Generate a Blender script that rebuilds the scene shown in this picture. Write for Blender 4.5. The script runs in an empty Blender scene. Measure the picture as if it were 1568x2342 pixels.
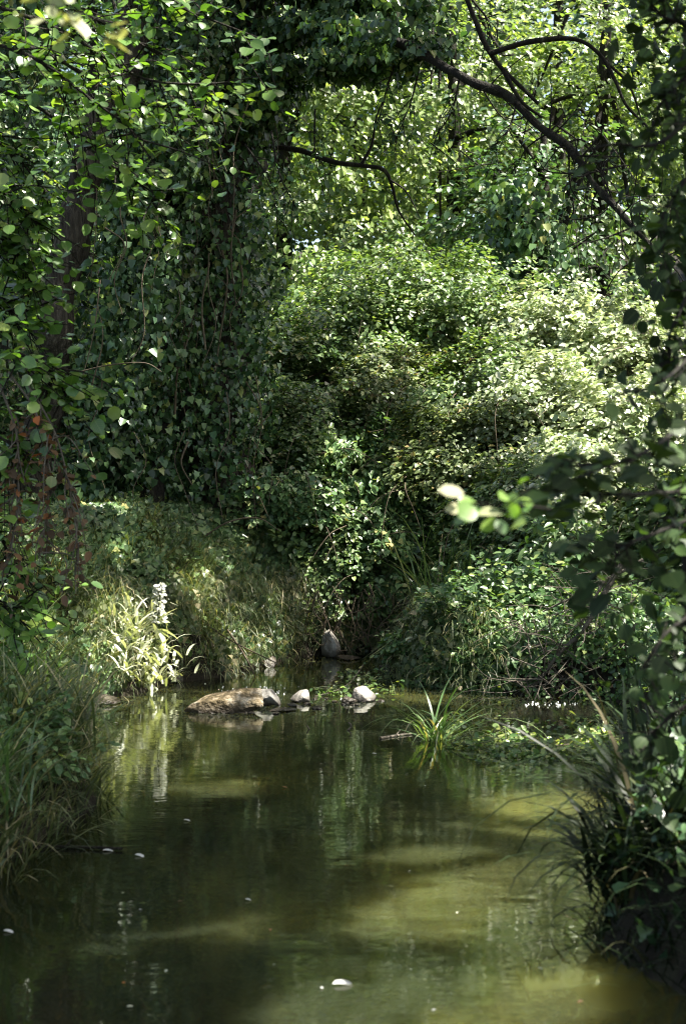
import bpy, bmesh, math
import numpy as np

rng = np.random.default_rng(11)
scene = bpy.context.scene
COL = scene.collection

# ------------------------------------------------------------------ camera maths
F, CX, CY, CH = 3253.0, 784.0, 1171.0, 1.5          # photo measured on a 1568 x 2342 sheet, eye 1.5 m above the stream


def at(x, y, Y):
    return np.array([(x - CX) / F * Y, Y, CH - (y - CY) / F * Y])


def wat(x, y, z=0.0):
    Y = (CH - z) * F / (y - CY)
    return np.array([(x - CX) / F * Y, Y, z])


SUN = np.array([0.45, -0.04, 0.88])
SUN = SUN / np.linalg.norm(SUN)


def norm(v):
    return v / np.maximum(np.linalg.norm(v, axis=-1, keepdims=True), 1e-9)


def sstep(a, b, x):
    t = np.clip((x - a) / (b - a), 0, 1)
    return t * t * (3 - 2 * t)


def vnoise(p, scale=1.0, seed=0):
    """value noise 0..1 on (N,3) points"""
    p = np.asarray(p, float) * scale + seed * 17.31
    i = np.floor(p).astype(np.int64)
    f = p - i
    f = f * f * (3 - 2 * f)

    def h(ix, iy, iz):
        n = (ix * 374761393 + iy * 668265263 + iz * 2147483647 + seed * 1013904223) & 0xffffffff
        n = ((n ^ (n >> 13)) * 1274126177) & 0xffffffff
        n = n ^ (n >> 16)
        return (n & 0xffff) / 65535.0
    r = 0
    for dx in (0, 1):
        wx = f[:, 0] if dx else 1 - f[:, 0]
        for dy in (0, 1):
            wy = f[:, 1] if dy else 1 - f[:, 1]
            for dz in (0, 1):
                wz = f[:, 2] if dz else 1 - f[:, 2]
                r = r + wx * wy * wz * h(i[:, 0] + dx, i[:, 1] + dy, i[:, 2] + dz)
    return r


def fbm(p, scale=1.0, seed=0, octv=3):
    a, s, r, t = 0.5, scale, 0, 0
    for k in range(octv):
        r = r + a * vnoise(p, s, seed + k)
        t += a
        a *= 0.5
        s *= 2.03
    return r / t


# ------------------------------------------------------------------ objects
def tag(o, label=None, cat=None, group=None, kind=None):
    if label: o['label'] = label
    if cat: o['category'] = cat
    if group: o['group'] = group
    if kind: o['kind'] = kind
    return o


def thing(name, label, cat, loc, group=None):
    o = bpy.data.objects.new(name, None)
    o.empty_display_size = 0.1
    COL.objects.link(o)
    o.location = [float(c) for c in loc]
    return tag(o, label, cat, group)


class MB:
    """collects quads (numpy) for ONE mesh object"""
    def __init__(self):
        self.v, self.q, self.a, self.n = [], [], {'rnd': [], 'u': [], 's': []}, 0

    def add(self, v, q, rnd=None, u=None, s=None):
        v = np.asarray(v, np.float32)
        if len(v) == 0: return self
        self.v.append(v)
        self.q.append(np.asarray(q, np.int64) + self.n)
        for k, x in (('rnd', rnd), ('u', u), ('s', s)):
            self.a[k].append(np.full(len(v), 0.5, np.float32) if x is None else np.asarray(x, np.float32))
        self.n += len(v)
        return self

    def build(self, name, mat, parent=None, smooth=True, loc=None):
        if not self.v: return None
        v = np.concatenate(self.v)
        q = np.concatenate(self.q)
        off = np.zeros(3)
        if parent is not None:
            off = np.array(parent.location)
            pp = parent.parent
            while pp is not None:
                off = off + np.array(pp.location); pp = pp.parent
        elif loc is not None:
            off = np.asarray(loc, float)
        me = bpy.data.meshes.new(name)
        me.vertices.add(len(v))
        me.vertices.foreach_set('co', (v - off).astype(np.float32).ravel())
        me.loops.add(q.size)
        me.loops.foreach_set('vertex_index', q.astype(np.int32).ravel())
        me.polygons.add(len(q))
        me.polygons.foreach_set('loop_start', np.arange(0, q.size, 4, dtype=np.int32))
        me.polygons.foreach_set('loop_total', np.full(len(q), 4, np.int32))
        me.polygons.foreach_set('use_smooth', np.full(len(q), smooth, bool))
        for k in self.a:
            at_ = me.attributes.new(k, 'FLOAT', 'POINT')
            at_.data.foreach_set('value', np.concatenate(self.a[k]).astype(np.float32))
        me.update()
        me.validate()
        o = bpy.data.objects.new(name, me)
        me.materials.append(mat)
        COL.objects.link(o)
        if parent is not None: o.parent = parent
        elif loc is not None: o.location = [float(c) for c in off]
        return o

    # ---- shapes
    def tube(self, pts, r0, r1=None, sides=6, seg=None, wob=0.0, rnd=0.5):
        pts = np.asarray(pts, float)
        pts = spline(pts, seg or max(4, 4 * (len(pts) - 1)))
        if wob >= .2:
            pts = pts + (np.stack([vnoise(pts, 2.6, 71 + j) for j in range(3)], -1) - .5) * r0 * 1.3
        n = len(pts)
        r1 = r0 * 0.4 if r1 is None else r1
        rad = np.linspace(r0, r1, n)
        if wob: 
            rad = rad * (1 + wob * (vnoise(pts, 3.1, 5) - 0.5) * 2)
        tan = norm(np.gradient(pts, axis=0))
        ref = np.array([0.31, 0.87, 0.38])
        a = norm(np.cross(tan, ref)); b = np.cross(tan, a)
        ang = np.linspace(0, 2 * np.pi, sides, endpoint=False)
        ring = pts[:, None] + rad[:, None, None] * (np.cos(ang)[None, :, None] * a[:, None] + np.sin(ang)[None, :, None] * b[:, None])
        if wob and sides > 8:
            d = vnoise(ring.reshape(-1, 3) * np.array([1, 1, .25]), 14, 9).reshape(n, sides)
            c = pts[:, None]
            ring = c + (ring - c) * (1 + 0.25 * wob * 2 * (d[..., None] - .5))
        v = ring.reshape(-1, 3)
        i = np.arange(n - 1)[:, None] * sides; j = np.arange(sides)[None]; k = (j + 1) % sides
        q = np.stack([i + j, i + k, i + sides + k, i + sides + j], -1).reshape(-1, 4)
        s = np.repeat(np.linspace(0, 1, n), sides)
        return self.add(v, q, rnd=np.full(len(v), rnd), s=s)

    def leaves(self, pos, nrm, tip, size, shape, rnd=None, width=1.0):
        pos = np.asarray(pos, float)
        if len(pos) == 0: return self
        n = norm(np.asarray(nrm, float))
        tip = np.asarray(tip, float)
        t = tip - (tip * n).sum(-1, keepdims=True) * n
        t = norm(t + 1e-5)
        b = np.cross(t, n)
        loc, fq, uu = shape
        size = np.broadcast_to(size, len(pos))[:, None, None]
        curl = rng.uniform(0.3, 1.7, len(pos))[:, None, None]
        v = pos[:, None] + size * (loc[None, :, 0:1] * b[:, None] * width + loc[None, :, 1:2] * t[:, None] + loc[None, :, 2:3] * curl * n[:, None])
        k = len(loc)
        q = (fq[None] + (np.arange(len(pos)) * k)[:, None, None]).reshape(-1, 4)
        rnd = rng.random(len(pos)) if rnd is None else rnd
        return self.add(v.reshape(-1, 3), q, rnd=np.repeat(rnd, k), u=np.tile(uu, len(pos)), s=np.tile(loc[:, 1], len(pos)))

    def blades(self, base, az, length, th0, th1, width, levels=5, rnd=None, twist=0.0):
        base = np.asarray(base, float); N = len(base)
        if N == 0: return self
        f = lambda x: np.broadcast_to(np.asarray(x, float), N)
        az, length, th0, th1, width = f(az), f(length), f(th0), f(th1), f(width)
        s = np.linspace(0, 1, levels)
        th = th0[:, None] + (th1 - th0)[:, None] * s[None] ** 1.4
        ds = length[:, None] / (levels - 1)
        hx = np.cumsum(np.sin(th) * ds, 1) - np.sin(th[:, :1]) * ds
        hz = np.cumsum(np.cos(th) * ds, 1) - np.cos(th[:, :1]) * ds
        d = np.stack([np.cos(az), np.sin(az)], -1)
        p = np.empty((N, levels, 3))
        p[..., 0] = base[:, None, 0] + hx * d[:, None, 0]
        p[..., 1] = base[:, None, 1] + hx * d[:, None, 1]
        p[..., 2] = base[:, None, 2] + hz
        ta = az + np.pi / 2 + rng.normal(0, .5, N)
        side = np.stack([np.cos(ta), np.sin(ta), np.zeros(N)], -1)
        w = width[:, None] * np.minimum(1, (1.04 - s) * 1.9)[None] * (0.6 + 0.4 * np.minimum(1, s * 5))[None]
        v = np.stack([p - side[:, None] * w[..., None] / 2, p + side[:, None] * w[..., None] / 2], 2)
        i = (np.arange(N) * levels * 2)[:, None] + (np.arange(levels - 1) * 2)[None]
        q = np.stack([i, i + 1, i + 3, i + 2], -1).reshape(-1, 4)
        rnd = rng.random(N) if rnd is None else np.broadcast_to(rnd, N)
        return self.add(v.reshape(-1, 3), q, rnd=np.repeat(rnd, levels * 2), s=np.tile(np.repeat(s, 2), N))


def spline(p, n):
    p = np.asarray(p, float)
    if len(p) == 2:
        t = np.linspace(0, 1, n)[:, None]
        return p[0] * (1 - t) + p[1] * t
    q = np.vstack([2 * p[0] - p[1], p, 2 * p[-1] - p[-2]])
    t = np.linspace(0, len(p) - 1, n)
    i = np.minimum(t.astype(int), len(p) - 2)
    f = (t - i)[:, None]
    a, b, c, d = q[i], q[i + 1], q[i + 2], q[i + 3]
    return 0.5 * (2 * b + (c - a) * f + (2 * a - 5 * b + 4 * c - d) * f ** 2 + (3 * b - a - 3 * c + d) * f ** 3)


def shp(side, fold=.1, droop=.12):
    """leaf outline from half-outline points (w,t); a spine down the middle"""
    ts = np.array([s[1] for s in side]); ws = np.array([s[0] for s in side])
    k = len(side)
    sp = np.linspace(0, 1, k)
    loc, u = [], []
    for i in range(k): loc.append((0, sp[i], -droop * sp[i] ** 2)); u.append(0)
    for sg in (-1, 1):
        for i in range(k): loc.append((sg * ws[i], ts[i], fold * ws[i] * 2 - droop * ts[i] ** 2)); u.append(sg * ws[i] / ws.max())
    q = []
    for i in range(k - 1):
        q.append((i, i + 1, k + i + 1, k + i)); q.append((i + 1, i, 2 * k + i, 2 * k + i + 1))
    return np.array(loc, float), np.array(q), np.array(u, float)


def heart():
    loc = np.array([(0, 0, 0), (0, 1, -.16), (-.46, .05, .05), (-.38, .55, .07), (.46, .05, .05), (.38, .55, .07)], float)
    return loc, np.array([(0, 1, 3, 2), (1, 0, 4, 5)]), np.array([0, 0, -1, -.8, 1, .8], float)


def lance():
    loc = np.array([(0, 0, 0), (0, 1, -.2), (-.2, .25, .04), (-.2, .6, .02), (.2, .25, .04), (.2, .6, .02)], float)
    return loc, np.array([(0, 1, 3, 2), (1, 0, 4, 5)]), np.array([0, 0, -1, -.8, 1, .8], float)


def oval():
    loc = np.array([(0, 0, 0), (0, 1, -.14), (-.3, .2, .06), (-.32, .68, .05), (.3, .2, .06), (.32, .68, .05)], float)
    return loc, np.array([(0, 1, 3, 2), (1, 0, 4, 5)]), np.array([0, 0, -1, -.8, 1, .8], float)


HEART, LANCE, OVAL = heart(), lance(), oval()
ALDER = shp([(.03, 0), (.34, .16), (.46, .45), (.40, .75), (.07, .97)], .09, .14)
IVY5 = shp([(.04, .06), (.42, -.02), (.36, .28), (.44, .42), (.24, .62), (.03, .99)], .08, .2)
LONG = shp([(.02, 0), (.13, .2), (.17, .45), (.11, .75), (.02, 1)], .10, .25)

# ------------------------------------------------------------------ materials
def mat(name):
    m = bpy.data.materials.new(name)
    m.use_nodes = True
    nt = m.node_tree
    nt.nodes.clear()
    return m, nt, nt.nodes, nt.links


def ramp(N, stops):
    r = N.new('ShaderNodeValToRGB')
    e = r.color_ramp.elements
    while len(e) > 1: e.remove(e[-1])
    e[0].position = stops[0][0]; e[0].color = (*stops[0][1], 1)
    for p, c in stops[1:]:
        x = e.new(p); x.color = (*c, 1)
    return r


def leaf_mat(name, stops, rough=.38, spec=.5, trans=.3, tcol=(1.5, 1.6, .55), vein=0.0, patch=None, patch_amt=.0):
    m, nt, N, L = mat(name)
    out = N.new('ShaderNodeOutputMaterial')
    a = N.new('ShaderNodeAttribute'); a.attribute_name = 'rnd'
    r = ramp(N, [(p_, tuple(min(.6, c_ * ALB) for c_ in k_)) for p_, k_ in stops])
    L.new(a.outputs['Fac'], r.inputs[0])
    colr = r.outputs[0]
    # soft drift of colour through the plant
    tc = N.new('ShaderNodeTexCoord')
    no = N.new('ShaderNodeTexNoise'); no.inputs['Scale'].default_value = 1.7; no.inputs['Detail'].default_value = 3
    L.new(tc.outputs['Object'], no.inputs['Vector'])
    hs = N.new('ShaderNodeHueSaturation')
    mr = N.new('ShaderNodeMapRange'); mr.inputs[1].default_value = .3; mr.inputs[2].default_value = .7
    mr.inputs[3].default_value = .62; mr.inputs[4].default_value = 1.35
    L.new(no.outputs['Fac'], mr.inputs[0]); L.new(mr.outputs[0], hs.inputs['Value'])
    L.new(colr, hs.inputs['Color']); colr = hs.outputs[0]
    if vein:
        u = N.new('ShaderNodeAttribute'); u.attribute_name = 'u'
        s_ = N.new('ShaderNodeAttribute'); s_.attribute_name = 's'
        ab = N.new('ShaderNodeMath'); ab.operation = 'ABSOLUTE'; L.new(u.outputs['Fac'], ab.inputs[0])
        # side veins: stripes running out and forward from the midrib
        k = N.new('ShaderNodeMath'); k.operation = 'MULTIPLY_ADD'; k.inputs[1].default_value = -.35
        L.new(ab.outputs[0], k.inputs[0]); L.new(s_.outputs['Fac'], k.inputs[2])
        k2 = N.new('ShaderNodeMath'); k2.operation = 'MULTIPLY'; k2.inputs[1].default_value = 7.0; L.new(k.outputs[0], k2.inputs[0])
        fr = N.new('ShaderNodeMath'); fr.operation = 'FRACT'; L.new(k2.outputs[0], fr.inputs[0])
        lt = N.new('ShaderNodeMath'); lt.operation = 'LESS_THAN'; lt.inputs[1].default_value = .12; L.new(fr.outputs[0], lt.inputs[0])
        l2 = N.new('ShaderNodeMath'); l2.operation = 'LESS_THAN'; l2.inputs[1].default_value = .07; L.new(ab.outputs[0], l2.inputs[0])
        mx = N.new('ShaderNodeMath'); mx.operation = 'MAXIMUM'; L.new(lt.outputs[0], mx.inputs[0]); L.new(l2.outputs[0], mx.inputs[1])
        ml = N.new('ShaderNodeMath'); ml.operation = 'MULTIPLY'; ml.inputs[1].default_value = vein; L.new(mx.outputs[0], ml.inputs[0])
        mc = N.new('ShaderNodeMix'); mc.data_type = 'RGBA'
        L.new(ml.outputs[0], mc.inputs[0]); L.new(colr, mc.inputs[6]); mc.inputs[7].default_value = (.2, .26, .1, 1)
        colr = mc.outputs[2]
    p = N.new('ShaderNodeBsdfPrincipled')
    L.new(colr, p.inputs['Base Color'])
    p.inputs['Roughness'].default_value = rough
    p.inputs['Specular IOR Level'].default_value = spec
    t = N.new('ShaderNodeBsdfTranslucent')
    mul = N.new('ShaderNodeMix'); mul.data_type = 'RGBA'; mul.blend_type = 'MULTIPLY'; mul.inputs[0].default_value = 1
    L.new(colr, mul.inputs[6]); mul.inputs[7].default_value = (*tcol, 1)
    L.new(mul.outputs[2], t.inputs['Color'])
    mix = N.new('ShaderNodeMixShader'); mix.inputs[0].default_value = trans
    L.new(p.outputs[0], mix.inputs[1]); L.new(t.outputs[0], mix.inputs[2])
    L.new(mix.outputs[0], out.inputs[0])
    return m


def rough_mat(name, stops, scale=6, rough=.85, spec=.2, bump=.3, bscale=30, stretch=(1, 1, 1), wet=None):
    m, nt, N, L = mat(name)
    out = N.new('ShaderNodeOutputMaterial')
    tc = N.new('ShaderNodeTexCoord')
    mp = N.new('ShaderNodeMapping'); mp.inputs['Scale'].default_value = stretch
    L.new(tc.outputs['Object'], mp.inputs[0])
    no = N.new('ShaderNodeTexNoise'); no.inputs['Scale'].default_value = scale; no.inputs['Detail'].default_value = 7; no.inputs['Roughness'].default_value = .65
    L.new(mp.outputs[0], no.inputs['Vector'])
    r = ramp(N, stops); L.new(no.outputs['Fac'], r.inputs[0])
    p = N.new('ShaderNodeBsdfPrincipled')
    col = r.outputs[0]
    p.inputs['Roughness'].default_value = rough
    p.inputs['Specular IOR Level'].default_value = spec
    if wet is not None:                                     # dark, shiny band just above the water line (world height)
        g = N.new('ShaderNodeNewGeometry')
        sx = N.new('ShaderNodeSeparateXYZ'); L.new(g.outputs['Position'], sx.inputs[0])
        ad = N.new('ShaderNodeMath'); ad.operation = 'MULTIPLY_ADD'; ad.inputs[1].default_value = -.06
        L.new(no.outputs['Fac'], ad.inputs[0]); L.new(sx.outputs['Z'], ad.inputs[2])
        mr = N.new('ShaderNodeMapRange'); mr.inputs[1].default_value = -.03; mr.inputs[2].default_value = wet
        L.new(ad.outputs[0], mr.inputs[0])
        mc = N.new('ShaderNodeMix'); mc.data_type = 'RGBA'
        L.new(mr.outputs[0], mc.inputs[0]); mc.inputs[6].default_value = (.018, .013, .009, 1); L.new(col, mc.inputs[7])
        col = mc.outputs[2]
        m2 = N.new('ShaderNodeMapRange'); m2.inputs[3].default_value = .25; m2.inputs[4].default_value = rough
        L.new(mr.outputs[0], m2.inputs[0]); L.new(m2.outputs[0], p.inputs['Roughness'])
    L.new(col, p.inputs['Base Color'])
    n2 = N.new('ShaderNodeTexNoise'); n2.inputs['Scale'].default_value = bscale; n2.inputs['Detail'].default_value = 6
    L.new(mp.outputs[0], n2.inputs['Vector'])
    b = N.new('ShaderNodeBump'); b.inputs['Strength'].default_value = bump; b.inputs['Distance'].default_value = .05
    L.new(n2.outputs['Fac'], b.inputs['Height']); L.new(b.outputs[0], p.inputs['Normal'])
    L.new(p.outputs[0], out.inputs[0])
    return m


ALB = 1.3
M = {}
M['ivy'] = leaf_mat('ivy_leaf', [(0, (.012, .030, .014)), (.45, (.036, .078, .034)), (.8, (.08, .14, .056)), (.95, (.14, .2, .07)), (1, (.24, .24, .09))], .3, .45, .2)
M['ivybank'] = leaf_mat('bank_ivy_leaf', [(0, (.02, .042, .016)), (.5, (.07, .125, .05)), (.9, (.13, .19, .075)), (1, (.26, .23, .09))], .32, .38, .18)
M['bramble'] = leaf_mat('bramble_leaf', [(0, (.035, .07, .025)), (.5, (.085, .14, .048)), (.85, (.15, .21, .075)), (1, (.22, .26, .10))], .36, .55, .25)
M['bramble_lit'] = leaf_mat('lit_bramble_leaf', [(0, (.09, .13, .06)), (.5, (.26, .31, .18)), (.85, (.42, .45, .31)), (1, (.46, .46, .38))], .26, 1.0, .22, (1.3, 1.4, .7))  # paler bramble leaf: sun brightness put into the colour
M['olive'] = leaf_mat('dry_bramble_leaf', [(0, (.035, .055, .022)), (.5, (.085, .12, .042)), (.9, (.15, .185, .07)), (1, (.21, .15, .055))], .5, .4, .25)
M['bg'] = leaf_mat('tree_leaf', [(0, (.035, .07, .02)), (.5, (.11, .17, .05)), (.85, (.23, .29, .11)), (1, (.38, .42, .22))], .34, .7, .4, (1.6, 1.6, .65))
M['bgdark'] = leaf_mat('shaded_tree_leaf', [(0, (.03, .07, .03)), (.5, (.05, .10, .04)), (1, (.10, .16, .06))], .36, .5, .3)  # tree leaf darkened: shade put into the colour
M['canopy'] = leaf_mat('canopy_leaf', [(0, (.04, .08, .02)), (1, (.08, .13, .03))], .45, .4, .2)
M['alder'] = leaf_mat('alder_leaf', [(0, (.03, .07, .02)), (.5, (.07, .14, .03)), (.85, (.13, .21, .045)), (1, (.22, .28, .07))], .3, .6, .32, (1.6, 1.8, .45), vein=.22)
M['aldershade'] = leaf_mat('shaded_alder_leaf', [(0, (.010, .018, .007)), (.6, (.018, .034, .012)), (.9, (.04, .07, .022)), (1, (.07, .11, .035))], .5, .16, .25, (1.4, 1.6, .5), vein=.15)  # alder leaf darkened: shade painted into the leaf colour
M['dead'] = leaf_mat('dead_leaf', [(0, (.05, .032, .02)), (.5, (.10, .06, .032)), (.9, (.17, .09, .04)), (1, (.32, .10, .03))], .6, .3, .25, (1.2, 1.0, .65))
M['shrub'] = leaf_mat('shrub_leaf', [(0, (.03, .07, .026)), (.5, (.075, .14, .05)), (.85, (.13, .2, .075)), (1, (.22, .26, .08))], .36, .5, .28)
M['white'] = leaf_mat('sunlit_tone_leaf', [(0, (.24, .27, .16)), (.6, (.42, .43, .31)), (1, (.46, .46, .40))], .35, .6, .2)  # whitened leaf: sun glare put into the colour
M['grass'] = leaf_mat('grass_blade', [(0, (.03, .048, .02)), (.45, (.075, .10, .044)), (.8, (.14, .155, .075)), (1, (.32, .27, .17))], .4, .45, .28)
M['sedge'] = leaf_mat('sedge_blade', [(0, (.03, .08, .035)), (.6, (.08, .16, .065)), (1, (.2, .27, .12))], .3, .6, .25)
M['tuft'] = leaf_mat('tuft_blade', [(0, (.04, .08, .03)), (.55, (.085, .15, .05)), (.88, (.16, .22, .09)), (1, (.3, .24, .13))], .28, .65, .28)
M['sedgeshade'] = leaf_mat('shaded_sedge_blade', [(0, (.005, .009, .004)), (.6, (.012, .022, .009)), (.9, (.03, .05, .018)), (1, (.10, .08, .045))], .45, .2, .12)  # near-black blades: silhouette against bright water put into the colour
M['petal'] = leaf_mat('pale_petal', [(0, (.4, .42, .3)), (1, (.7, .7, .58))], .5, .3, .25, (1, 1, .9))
M['bark'] = rough_mat('dark_bark', [(.3, (.014, .011, .009)), (.52, (.055, .047, .039)), (.72, (.15, .132, .11))], 5, .9, .2, 1.0, 16, (4, 4, .7))
M['bark2'] = rough_mat('damp_bark', [(.3, (.005, .0045, .004)), (.55, (.016, .013, .010)), (.64, (.03, .032, .018)), (.74, (.09, .095, .065))], 5, .85, .25, .8, 20, (3, 3, 1))
M['twig'] = rough_mat('grey_twig', [(.3, (.05, .042, .034)), (.6, (.14, .12, .095)), (.8, (.27, .235, .2))], 9, .8, .25, .4, 40)
M['vine'] = rough_mat('pale_vine', [(.3, (.05, .036, .024)), (.6, (.11, .085, .055)), (.8, (.19, .15, .10))], 9, .75, .3, .3, 40)
M['stemg'] = rough_mat('green_stem', [(.3, (.03, .045, .015)), (.7, (.08, .10, .04))], 9, .6, .3, .2, 40)
M['soil'] = rough_mat('leaf_litter_soil', [(.3, (.008, .007, .005)), (.5, (.022, .018, .012)), (.65, (.035, .033, .018)), (.8, (.06, .045, .025))], 4.5, .9, .2, .8, 18)
M['mossrock'] = rough_mat('mossy_stone', [(.32, (.02, .016, .009)), (.45, (.075, .057, .03)), (.54, (.19, .15, .095)), (.66, (.44, .39, .31))], 9, .9, .2, 1.0, 22, wet=.05)
M['palerock'] = rough_mat('pale_stone', [(.32, (.09, .08, .07)), (.47, (.22, .205, .185)), (.65, (.38, .365, .34))], 9, .7, .3, .5, 26, wet=.035)
M['wetrock'] = rough_mat('wet_stone', [(.3, (.03, .024, .018)), (.55, (.08, .065, .05)), (.8, (.2, .17, .13))], 7, .45, .5, .7, 26, wet=.03)
M['glint'] = leaf_mat('sunlit_near_leaf', [(0, (.12, .16, .06)), (.5, (.2, .22, .11)), (1, (.27, .26, .17))], .4, .4, .25, vein=.15)  # lighter alder leaf: direct sun painted into the colour
M['weed'] = leaf_mat('water_weed_leaf', [(0, (.05, .10, .03)), (.6, (.12, .18, .05)), (1, (.26, .28, .1))], .3, .6, .3)
M['foam'] = rough_mat('foam', [(.3, (.7, .7, .66)), (.7, (.8, .8, .78))], 8, .2, .6, .1, 40)


def water_mat():
    m, nt, N, L = mat('stream_water')
    out = N.new('ShaderNodeOutputMaterial')
    tc = N.new('ShaderNodeTexCoord')

    def noise(scale, stretch, detail=3, rough=.5, rot=0):
        mp = N.new('ShaderNodeMapping'); mp.inputs['Scale'].default_value = stretch; mp.inputs['Rotation'].default_value = (0, 0, rot)
        L.new(tc.outputs['Object'], mp.inputs[0])
        n = N.new('ShaderNodeTexNoise'); n.inputs['Scale'].default_value = scale; n.inputs['Detail'].default_value = detail; n.inputs['Roughness'].default_value = rough
        L.new(mp.outputs[0], n.inputs['Vector'])
        return n.outputs['Fac']
    # silt drifting in the water
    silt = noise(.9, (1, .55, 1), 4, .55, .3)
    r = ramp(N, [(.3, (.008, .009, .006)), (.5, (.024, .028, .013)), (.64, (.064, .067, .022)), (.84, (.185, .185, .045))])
    sx = N.new('ShaderNodeSeparateXYZ'); L.new(tc.outputs['Object'], sx.inputs[0])     # sunlit look painted in: murk lighter toward the near right
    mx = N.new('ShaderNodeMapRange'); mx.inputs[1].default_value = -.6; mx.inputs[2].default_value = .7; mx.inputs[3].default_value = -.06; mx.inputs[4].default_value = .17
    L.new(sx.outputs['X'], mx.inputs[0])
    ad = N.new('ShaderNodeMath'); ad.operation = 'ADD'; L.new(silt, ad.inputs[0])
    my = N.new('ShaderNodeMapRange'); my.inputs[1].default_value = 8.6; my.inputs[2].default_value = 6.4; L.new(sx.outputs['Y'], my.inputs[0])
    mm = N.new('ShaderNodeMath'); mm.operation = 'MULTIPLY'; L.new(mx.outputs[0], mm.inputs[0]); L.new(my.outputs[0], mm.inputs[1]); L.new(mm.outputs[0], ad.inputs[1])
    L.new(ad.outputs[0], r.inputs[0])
    dif = N.new('ShaderNodeSubsurfaceScattering'); dif.falloff = 'BURLEY'; L.new(r.outputs[0], dif.inputs['Color'])
    dif.inputs['Scale'].default_value = .4; dif.inputs['Radius'].default_value = (1, .85, .45)
    tr = N.new('ShaderNodeBsdfTransparent'); tr.inputs['Color'].default_value = (.62, .56, .28, 1)
    body = N.new('ShaderNodeMixShader'); body.inputs[0].default_value = .25
    L.new(dif.outputs[0], body.inputs[1]); L.new(tr.outputs[0], body.inputs[2])
    gl = N.new('ShaderNodeBsdfGlossy'); gl.inputs['Roughness'].default_value = .035; gl.inputs['Color'].default_value = (.96, 1, .95, 1)
    h1 = noise(5.5, (.55, 1, 1), 3, .55, .1)
    h2 = noise(28, (.45, 1, 1), 2, .5, -.15)
    patch = noise(.8, (.8, .5, 1), 2)
    pm = N.new('ShaderNodeMapRange'); pm.inputs[1].default_value = .42; pm.inputs[2].default_value = .62; pm.inputs[3].default_value = .05; pm.inputs[4].default_value = 1
    L.new(patch, pm.inputs[0])
    k = N.new('ShaderNodeMath'); k.operation = 'MULTIPLY'; L.new(h2, k.inputs[0]); L.new(pm.outputs[0], k.inputs[1])
    k2 = N.new('ShaderNodeMath'); k2.operation = 'MULTIPLY'; k2.inputs[1].default_value = .42; L.new(k.outputs[0], k2.inputs[0])
    sm = N.new('ShaderNodeMath'); sm.operation = 'ADD'; L.new(h1, sm.inputs[0]); L.new(k2.outputs[0], sm.inputs[1])
    b = N.new('ShaderNodeBump'); b.inputs['Strength'].default_value = .5; b.inputs['Distance'].default_value = .0038
    L.new(sm.outputs[0], b.inputs['Height'])
    L.new(b.outputs[0], gl.inputs['Normal'])
    fr = N.new('ShaderNodeFresnel'); fr.inputs['IOR'].default_value = 1.5; L.new(b.outputs[0], fr.inputs['Normal'])
    mix = N.new('ShaderNodeMixShader')
    L.new(fr.outputs[0], mix.inputs[0]); L.new(body.outputs[0], mix.inputs[1]); L.new(gl.outputs[0], mix.inputs[2])
    L.new(mix.outputs[0], out.inputs[0])
    return m


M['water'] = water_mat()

# ------------------------------------------------------------------ terrain
SHORE_PX = [(-40, 2080), (20, 1985), (120, 1905), (225, 1838), (150, 1765), (140, 1680), (190, 1622), (300, 1590), (380, 1565),
            (500, 1550), (600, 1525), (700, 1502), (790, 1494), (830, 1490), (900, 1494), (925, 1512), (900, 1535), (885, 1550),
            (960, 1568), (1050, 1580), (1220, 1592), (1400, 1600), (1500, 1650), (1540, 1720), (1505, 1850), (1470, 1960),
            (1400, 2080), (1345, 2165), (1450, 2235), (1600, 2310)]
SHORE = [wat(x, y)[:2] for x, y in SHORE_PX]
SHORE = np.array([(-1.6, -6), (-1.35, 2.0)] + [tuple(s) for s in SHORE] + [(1.35, 2.0), (1.7, -6)])


def sdist(X, Y):
    """signed distance to the water outline: negative on the water"""
    P = np.stack([X, Y], -1)
    a = SHORE; b = np.roll(SHORE, -1, 0)
    best = np.full(len(P), 1e9); inside = np.zeros(len(P), bool)
    for (ax, ay), (bx, by) in zip(a, b):
        ex, ey = bx - ax, by - ay
        t = np.clip(((X - ax) * ex + (Y - ay) * ey) / (ex * ex + ey * ey), 0, 1)
        dd = (X - ax - t * ex) ** 2 + (Y - ay - t * ey) ** 2
        best = np.minimum(best, dd)
        c = (ay > Y) != (by > Y)
        with np.errstate(divide='ignore', invalid='ignore'):
            xi = ax + (Y - ay) * ex / (ey if ey else 1e-9)
        inside ^= c & (X < xi)
    d = np.sqrt(best)
    return np.where(inside, -d, d)


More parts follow.
